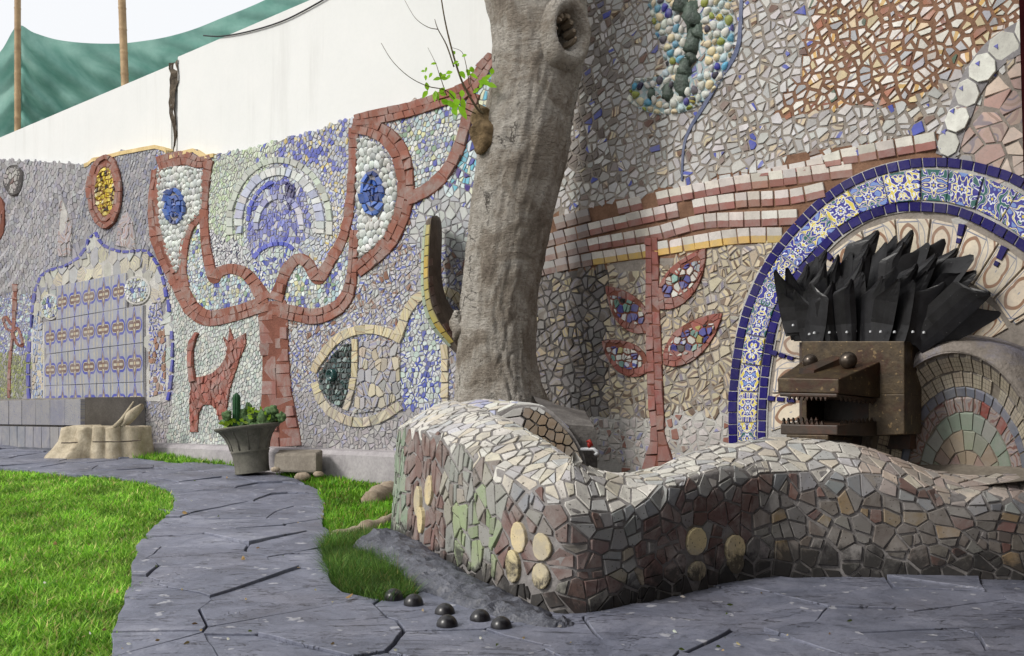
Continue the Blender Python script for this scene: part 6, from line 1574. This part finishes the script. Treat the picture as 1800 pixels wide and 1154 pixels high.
# ------------------------------------------------------------------ tiled bench under the niche
random.seed(23)
ub = W(255, 700)[0]; BDEP = 0.68; BT = 0.93
bn = tag(empty('tiled_bench', wallflat(ub - 1.2, 0.3, 0.3)), 'grey bench faced with patterned tiles below the niche', 'bench')
V = [wallflat(u, v, d) for u, v, d in ((ub - 4.2, .2, BDEP), (ub - .03, .2, BDEP - .04), (ub, .2, 0), (ub - 4.2, .2, 0), (ub - 4.2, BT, BDEP), (ub - .03, BT, BDEP - .04), (ub, BT + .012, 0), (ub - 4.2, BT + .012, 0))]
surface('bench_concrete', C(112, 108, 104), C(146, 141, 136), 4, 0.9, 0.6, 0.01)
bb = part('bench_body', hexa(V), 'bench_concrete', bn)
for r, (v0, v1) in enumerate(((.64, .915), (.38, .63))):
    u = ub - 4.1
    while u < ub - .25:
        e = u + (.34 if r == 0 else .20); q = [(u, v0), (e, v0), (e, v1), (u, v1)]
        uvf = lambda x, y, u=u, e=e, v0=v0, v1=v1: ((x - u) / (e - u), (y - v0) / (v1 - v0))
        add_tile(q, wallflat, parent=bb, thing=bn, lift=BDEP + .012 - .0, gap=.006, tilt=0.008, depth=.05, uvf=uvf, col=J(random.choice((C(138, 136, 135), C(128, 129, 138))), .1), col2=C(112, 114, 134), mat='swirl' if r == 0 else 'rough_tile', kind_='bench_tile'); u = e
flush()
V, Fc = [], []
for i in range(60):
    u = ub - 4.2 + i * .07
    for j in range(6):
        g = math.pi / 2 * j / 5; p = wallflat(u, .30 + .10 * math.sin(g) , BDEP + .02 + .10 * math.cos(g)); V.append(p + Vector((0, -1, .6)) * .025 * mnoise.noise(p * 7))
for i in range(59):
    for j in range(5): a = i * 6 + j; Fc.append((a, a + 6, a + 7, a + 1))
part('slate_foot', (V, Fc), 'slate_lump', bn, True)

# ------------------------------------------------------------------ sawn stump with its leaning bark slab
sy = 10.3
stp = tag(empty('tree_stump', P(178, 800, sy)), 'pale fluted stump sawn off beside the tiled bench', 'stump')
V, Fc = [], []; NS = 90
LOB = [(-.31, -.02, .115), (-.14, -.11, .088), (.01, -.14, .075), (.145, -.15, .075), (.31, -.10, .10), (.32, .08, .12), (.05, .12, .20), (-.2, .10, .18)]
def stump_r(a):
    dx, dy = math.cos(a), math.sin(a); best = .05
    for lx, ly, lr in LOB:
        bq = lx * dx + ly * dy; cq = lx * lx + ly * ly - lr * lr; dq = bq * bq - cq
        if dq > 0: best = max(best, bq + math.sqrt(dq))
    return best
for k, (y, fl) in enumerate(((812, .09), (800, .07), (790, .04), (776, .012), (764, .004), (757, 0), (752, -.002), (750, -.02), (749.5, -.2))):
    c = P(184, y, sy)
    for i in range(NS):
        a = 2 * math.pi * i / NS; r_ = max(.03, stump_r(a) + fl * (2.0 if math.cos(a) < -.6 else .45)); wob = .012 * mnoise.noise(Vector((math.cos(a) * 4, math.sin(a) * 4, k * .5)))
        V.append(c + Vector(((r_ + wob) * math.cos(a), (r_ + wob) * math.sin(a), (.03 * mnoise.noise(Vector((math.cos(a) * 3, math.sin(a) * 3, 2))) if k > 4 else 0))))
for k in range(8):
    for i in range(NS): Fc.append((k * NS + i, k * NS + (i + 1) % NS, (k + 1) * NS + (i + 1) % NS, (k + 1) * NS + i))
Fc.append(tuple(range(8 * NS, 9 * NS)))
part('stump_body', (V, Fc), 'stump_wood', stp, True)
for pts_ in ([(108, 779), (122, 779), (136, 778)], [(163, 777), (185, 777), (207, 777), (228, 776), (248, 774)]):
    part('saw_cut', tube([P(x, y, sy - .285 + .0 * x) for x, y in pts_], .006, 6), 'crack_dark', stp)
# slab of bark
sl_ = catmull([(215, 748, 6), (222, 738, 11), (232, 724, 13), (243, 714, 10), (250, 709, 3)], 4); V, Fc = [], []
for x, y, w_ in sl_:
    for d in (0, .05): V += [P(x - w_, y + w_ * .4, sy - .16 + d), P(x, y + 1, sy - .19 + d), P(x + w_ * .9, y + w_ * .5, sy - .14 + d)]
for i in range(len(sl_) - 1):
    a = i * 6; Fc += [(a, a + 1, a + 7, a + 6), (a + 1, a + 2, a + 8, a + 7), (a + 3, a + 9, a + 10, a + 4), (a + 4, a + 10, a + 11, a + 5), (a, a + 6, a + 9, a + 3), (a + 2, a + 5, a + 11, a + 8)]
tag(mesh_obj('bark_slab', V, Fc, 'stump_wood', None, True, loc=tuple(P(232, 749, sy - .15))), 'split slab of pale bark leaning on the stump', 'bark')
tag(mesh_obj('dead_branch', *tube([P(200, 752, sy - .2), P(214, 738, sy - .17), P(235, 706, sy - .1)], [.022, .02, .006], 7), 'stump_wood', None, True, loc=tuple(P(214, 749, sy - .15))), 'thin dead branch lying across the bark slab on the stump', 'branch')

# ------------------------------------------------------------------ concrete block at the kerb
bkx = P(520, 830, 8.55)
V, Fc = hexa([P(480, 830, 8.6), P(556, 832, 8.3), P(567, 832, 8.55), P(492, 826, 8.9), P(483, 798, 8.6), P(556, 797, 8.3), P(568, 790, 8.55), P(490, 790, 8.9)])
nb_ = mesh_obj('concrete_block', V, Fc, 'concrete', loc=tuple(bkx)); bv = nb_.modifiers.new('bevel', 'BEVEL'); bv.width = .02; bv.segments = 2
tag(nb_, 'worn concrete block standing against the kerb beside the plant pot', 'block')
for i, (x, y, r, lb) in enumerate(((532, 838, .05, 'small pale stone in front of the concrete block'), (560, 834, .035, 'smallest pale stone at the right corner of the concrete block'), (484, 826, .03, 'small stone between the pot and the concrete block'))):
    tag(rock('stone', P(x, y, 8.25), r * 1.3, r, r * .7, 'root_wood', i + 3), lb, 'stone', 'stones by the kerb')

# ------------------------------------------------------------------ flared pot with cacti
py_ = 8.75
pot = tag(empty('plant_pot', P(444, 833, py_)), 'flared grey concrete pot tilted on the lawn edge', 'pot')
sc_ = py_ / F
prof = [(30, 0), (29.5, 10), (31, 30), (32.5, 36), (33.5, 37), (33.5, 39.5), (32.5, 40.5), (35, 52), (40, 64), (46, 72), (49, 75), (54, 77), (57, 80), (57.5, 82.5), (55, 83), (50, 80), (46, 77), (6, 76)]
V, Fc = lathe([(r * sc_, z * sc_) for r, z in prof], 48)
from mathutils import Matrix
TILT = Matrix.Rotation(R(-6.5), 3, 'Y')
def pot_at(p): return TILT @ Vector(p) + P(444, 831, py_)
part('pot_body', ([pot_at(p) for p in V], Fc), 'pot_concrete', pot, True)
for k in range(12):
    a = 2 * math.pi * (k + .4) / 12
    pts_ = [pot_at((r * sc_ * math.cos(a), r * sc_ * math.sin(a), z * sc_)) for r, z in ((33.2, 41), (35.4, 52), (40.3, 64), (46, 72), (48.6, 75))]
    part('rib', tube(pts_, .006, 6), 'pot_concrete', pot, True)
V, Fc = lathe([(48 * sc_, 78 * sc_), (30 * sc_, 80 * sc_), (.1 * sc_, 81 * sc_)], 30); part('potting_soil', ([pot_at(p) for p in V], Fc), 'soil', pot, True)
def ribbed(base, top, r, ribs, mat, name, root, bend=(0, 0), n=14):
    V, Fc = [], []; NSg = ribs * 4; ax = top - base; L = ax.length; q = ax.normalized().to_track_quat('Z', 'Y')
    for i in range(n + 1):
        t_ = i / n; rr = r * (1 if t_ < .86 else math.sqrt(max(0.02, 1 - ((t_ - .86) / .14) ** 2))) * (0.9 + .1 * min(1, t_ * 3))
        for k in range(NSg):
            a = 2 * math.pi * k / NSg; g = rr * (1 + .14 * math.cos(ribs * a))
            V.append(base + q @ Vector((g * math.cos(a), g * math.sin(a), L * t_)))
    for i in range(n):
        for k in range(NSg): Fc.append((i * NSg + k, i * NSg + (k + 1) % NSg, (i + 1) * NSg + (k + 1) % NSg, (i + 1) * NSg + k))
    Fc.append(tuple(range(n * NSg, (n + 1) * NSg)))
    return part(name, (V, Fc), mat, root, True)
cz = tag(empty('column_cactus', P(415, 750, py_ - .05)), 'tall ribbed column cactus in the grey pot', 'cactus')
ribbed(P(415.5, 753, py_ - .06), P(415.5, 691, py_ - .06), 6.2 * sc_, 9, 'green_cactus', 'stem', cz)
cl_ = tag(empty('clump_cactus', P(450, 748, py_)), 'clump of knobbly crested cactus filling the grey pot', 'cactus')
for i, (x, y, r, h_) in enumerate(((400, 731, 9, 8), (397, 742, 8, 7), (404, 745, 7, 7), (427, 735, 8, 16), (437, 732, 8, 22), (440, 742, 7, 12), (450, 738, 9, 14), (462, 735, 9, 14), (464, 744, 9, 9), (473, 725, 10, 9), (481, 722, 8, 9), (475, 736, 8, 9), (488, 738, 11, 7), (495, 733, 8, 8), (455, 747, 8, 7), (425, 748, 7, 6), (445, 750, 8, 6))):
    rr = r * sc_; o = rock('lobe', P(x, y, py_ - .02 - random.uniform(-.06, .10)), rr, rr * .8, h_ * sc_, 'olive_cactus', i, cl_, 22, 14, .55, 0)
V, Fc, A = [], [], []
for i in range(46):
    x = random.uniform(392, 482); p = P(x, 752 - (x - 390) * .10 - random.uniform(0, 26) * (1 if 430 < x < 470 else .35), py_ - random.uniform(.02, .14)); a = random.uniform(0, 6.28)
    v2, f2 = leaf(p, Vector((math.cos(a), -.3, abs(math.sin(a)))), .05, .012); o0 = len(V); V += v2; Fc += [tuple(k + o0 for k in f) for f in f2]; A += [(*J(C(150, 186, 52), .3), 1)] * len(v2)
gw = mesh_obj('weed_leaves', V, Fc, 'leaf_green', None, True, None, {'Col': A}, loc=wl(cl_)); gw.parent = cl_; gw.location = (0, 0, 0); kind(gw, 'stuff')

# ------------------------------------------------------------------ shade net on bamboo behind the wall
NY = 14.6
net_pts = [(-420, 150), (-240, 165), (-110, 150), (-40, 120), (0, 92), (30, 46), (60, 58), (100, 70), (150, 76), (205, 77), (240, 74), (290, 66), (340, 52), (390, 32), (440, 12), (490, -10), (560, -36)]
nc_ = catmull(net_pts, 6); V, Fc = [], []; NR = 26
for i, (x, y) in enumerate(nc_):
    for j in range(NR + 1):
        t_ = j / NR; yy = y + t_ * (300 - y * .3)
        fold = .30 * math.sin((x * .55 - (yy - y)) * .085 + 1.4 * math.sin((yy - y) * .012)) * min(1, t_ * 6) * (1 if x > 36 else .3) + .10 * math.sin(x * .06 + yy * .05) * t_
        V.append(P(x, yy, NY + fold + .5 * t_ * (x > 30)))
for i in range(len(nc_) - 1):
    for j in range(NR): a = i * (NR + 1) + j; Fc.append((a, a + 1, a + NR + 2, a + NR + 1))
tag(mesh_obj('shade_net', V, Fc, 'shade_net', None, True, loc=tuple(P(200, 300, NY))), 'green shade netting draped behind the white wall', 'netting')
def bamboo(x0, y0, x1, y1, Y, r, label):
    root = tag(empty('bamboo_pole', P(x1, y1, Y)), label, 'pole', 'bamboo poles behind the wall')
    a, b_ = P(x0, y0, Y), P(x1, y1, Y); n = 200; pts_, rad = [], []
    for i in range(n + 1):
        t_ = i / n; pts_.append(a.lerp(b_, t_)); k = abs(((t_ * 13) % 1) - .5); rad.append(r * (1 + (.10 if k < .035 else -.03 if k < .06 else 0)))
    part('culm', tube(pts_, rad, 12), 'bamboo', root, True)
bamboo(31, -120, 31, 380, 14.1, .042, 'bamboo pole standing at the far left before the green net')
bamboo(210, -120, 228, 380, 14.2, .052, 'slightly leaning bamboo pole in the middle of the green net')
# cable sagging across the white wall, and a wire at the far left
cw = catmull([tuple(wallflat(*W(x, y, -.05), -.05)) for x, y in ((358, 63), (390, 64), (440, 55), (500, 36), (560, 5), (600, -20))], 6)
tag(mesh_obj('cable', *tube([Vector(p) for p in cw], .007, 6), 'black_wire', None, True, loc=tuple(cw[0])), 'thin dark cable sagging across the white wall', 'cable')
# maroon post at the right margin; unseen roofs and walls added to block light
pc = tag(empty('porch', P(1850, 1165, 4.35)), 'dark maroon post at the right edge of the picture, with added unseen roofs and walls for shade', 'porch')
part('post', hexa([P(1822, 1180, 4.3), P(1880, 1180, 4.3), P(1880, 1150, 4.45), P(1822, 1150, 4.45), P(1786, -200, 4.3), P(1850, -200, 4.3), P(1850, -202, 4.45), P(1786, -202, 4.45)]), 'maroon_paint', pc)
def bx3(x0, x1, y0, y1, z0, z1): return hexa([(x0, y0, z0), (x1, y0, z0), (x1, y1, z0), (x0, y1, z0), (x0, y0, z1), (x1, y0, z1), (x1, y1, z1), (x0, y1, z1)])
part('beam', bx3(1.9, 6.5, 4.28, 4.45, 2.98, 3.14), 'maroon_paint', pc)
part('shade_roof', bx3(1.6, 6.8, 3.3, 4.7, 3.145, 3.25), 'weathered_wood', pc)
part('shade_roof', bx3(-0.95, 6.8, -2.5, 3.3, 3.15, 3.255), 'weathered_wood', pc)  # unseen, added overhead to shade the right of the planter
part('shade_side_wall', bx3(4.6, 4.75, -4, 4.2, -.6, 3.14), 'concrete', pc)
part('shade_back_wall', bx3(-1.6, 4.59, -4.2, -4.05, -.6, 3.14), 'concrete', pc)  # added behind the camera to cut the sky's fill light

# ------------------------------------------------------------------ grass
def grass(name, poly, n, hmin, hmax, wdt, cols, lean, ext=None, clump=0.0, zoff=-0.05):
    wp = np.array([(G(x, y).x, G(x, y).y) for x, y in poly]); x0, y0 = wp.min(0); x1, y1 = wp.max(0)
    X, Y = [], []; got = 0
    while got < n:
        xx = rng.uniform(x0, x1, n * 2); yy = rng.uniform(y0, y1, n * 2)
        keep = np_pip(xx, yy, [tuple(p) for p in wp])
        keep &= rng.uniform(0, 1, n * 2) < np.clip((5.0 / yy) ** 1.2, 0.15, 1)
        X.append(xx[keep]); Y.append(yy[keep]); got += keep.sum()
    X = np.concatenate(X)[:n]; Y = np.concatenate(Y)[:n]
    pat = np.array([mnoise.noise((a * 3, b * 3, 0)) for a, b in zip(X, Y)]) ; pat2 = np.array([mnoise.noise((a * 11, b * 11, 5)) for a, b in zip(X, Y)])
    hgt = rng.uniform(hmin, hmax, n) * (1 + .35 * pat + .25 * pat2)
    az = rng.uniform(0, 2 * np.pi, n); ln = rng.uniform(.2, 1.0, n) * lean
    wd = wdt * rng.uniform(.6, 1.3, n) * np.clip(Y / 5.0, 1, 1.8)
    dx, dy = np.cos(az), np.sin(az); tw = az + np.pi / 2 + rng.normal(0, .5, n); sx, sy_ = np.cos(tw), np.sin(tw)
    Z = GC + GK * Y + zoff
    def ring(t, k):
        bend = ln * hgt * t ** 1.7
        cx, cy, czz = X + dx * bend, Y + dy * bend, Z + hgt * t * (1 - .25 * (ln / max(lean, .01)) * t)
        return np.stack([cx - sx * wd * k, cy - sy_ * wd * k, czz], 1), np.stack([cx + sx * wd * k, cy + sy_ * wd * k, czz], 1)
    a0, b0 = ring(0, .5); a1, b1 = ring(.5, .48); tip, _ = ring(1.0, 0.0)
    V = np.stack([a0, b0, a1, b1, tip], 1).reshape(-1, 3); k = np.arange(n) * 5
    q = np.stack([k, k + 1, k + 3, k + 2], 1); t3 = np.stack([k + 2, k + 3, k + 4], 1)
    cols = np.array(cols); ci = rng.choice(len(cols), n, p=ext); c = cols[ci] * rng.uniform(.55, 1.4, (n, 1)) * (1 + .55 * pat[:, None] + .35 * pat2[:, None])
    cc_ = np.repeat(np.concatenate([c, np.ones((n, 1))], 1), 5, axis=0)
    o = np_mesh(name, V, [q, t3], 'grass_blade', None, {'Col': cc_}); kind(o, 'stuff'); return o
GC1 = [C(134, 186, 58), C(166, 208, 84), C(92, 146, 42), C(204, 194, 130)]
gl = grass('lawn', [(-420, 1290), (110, 1290), (205, 1154), (216, 1090), (240, 1010), (250, 960), (276, 925), (308, 900), (313, 878), (296, 855), (262, 846), (200, 836), (100, 830), (0, 822), (-200, 812)], 85000, .034, .066, .0065, GC1, 1.2, [.38, .28, .26, .08])
tag(gl, 'bright green lawn left of the slate path', 'lawn')
g2 = grass('grass_strip', [(160, 797), (190, 786), (240, 782), (300, 784), (420, 796), (428, 822), (400, 819), (300, 813), (230, 805)], 9000, .06, .12, .008, GC1, .7, [.4, .25, .31, .04])
tag(g2, 'narrow strip of green grass between the far path and the kerb', 'grass')
g3 = grass('grass_patch', [(486, 834), (520, 826), (580, 815), (720, 812), (720, 935), (690, 940), (640, 925), (575, 935), (568, 925), (570, 880), (556, 860), (528, 844)], 17000, .05, .095, .0075, [C(112, 168, 44), C(138, 184, 60), C(86, 134, 40), C(170, 158, 92)], .85, [.4, .28, .24, .08])
tag(g3, 'patch of green grass between the slate path and the planter', 'grass')
g4 = grass('grass_tuft', [(564, 966), (584, 944), (640, 936), (672, 950), (690, 985), (722, 1020), (726, 1046), (680, 1056), (640, 1048), (600, 1036), (580, 1008)], 17000, .06, .125, .0028, [C(84, 124, 50), C(112, 146, 66), C(66, 100, 42), C(150, 140, 80)], 1.1, [.4, .3, .24, .06], zoff=-.04)
tag(g4, 'soft tuft of fine dark grass spilling beside the slate skirt', 'grass tuft')

# fallen leaves
random.seed(41)
LT = [(640, 880), (430, 985), (100, 965), (398, 842), (620, 1050), (205, 1050), (320, 905), (236, 775)]
V, Fc, A = [], [], []
for i, (x, y) in enumerate(LT):
    p = G(x, y) + Vector((0, 0, .012 if x > 250 else .03)); a = random.uniform(0, 6.28); v2, f2 = leaf(p, Vector((math.cos(a), math.sin(a), .1)), random.uniform(.03, .06), .011, .5)
    cc_ = J(C(196, 166, 110), .3); o0 = len(V); V += v2; Fc += [tuple(k + o0 for k in f) for f in f2]; A += [(*cc_, 1)] * len(v2)
for i in range(110):
    x, y = random.uniform(30, 1500), random.uniform(845, 1150)
    if not pip((x, y), PATH) and random.random() < .7: continue
    p = G(x, y) + Vector((0, 0, .008 if pip((x, y), PATH) else .03)); a = random.uniform(0, 6.28); v2, f2 = leaf(p, Vector((math.cos(a), math.sin(a), .05)), random.uniform(.008, .03), .005, .5)
    cc_ = J(random.choice((C(196, 176, 130), C(120, 100, 70), C(210, 206, 196), C(96, 110, 60))), .3); o0 = len(V); V += v2; Fc += [tuple(k + o0 for k in f) for f in f2]; A += [(*cc_, 1)] * len(v2)
lf = mesh_obj('leaf_litter', V, Fc, 'leaf_green', None, False, None, {'Col': A}); kind(lf, 'stuff'); tag(lf, 'dry fallen leaves scattered on lawn and paving', 'leaves')
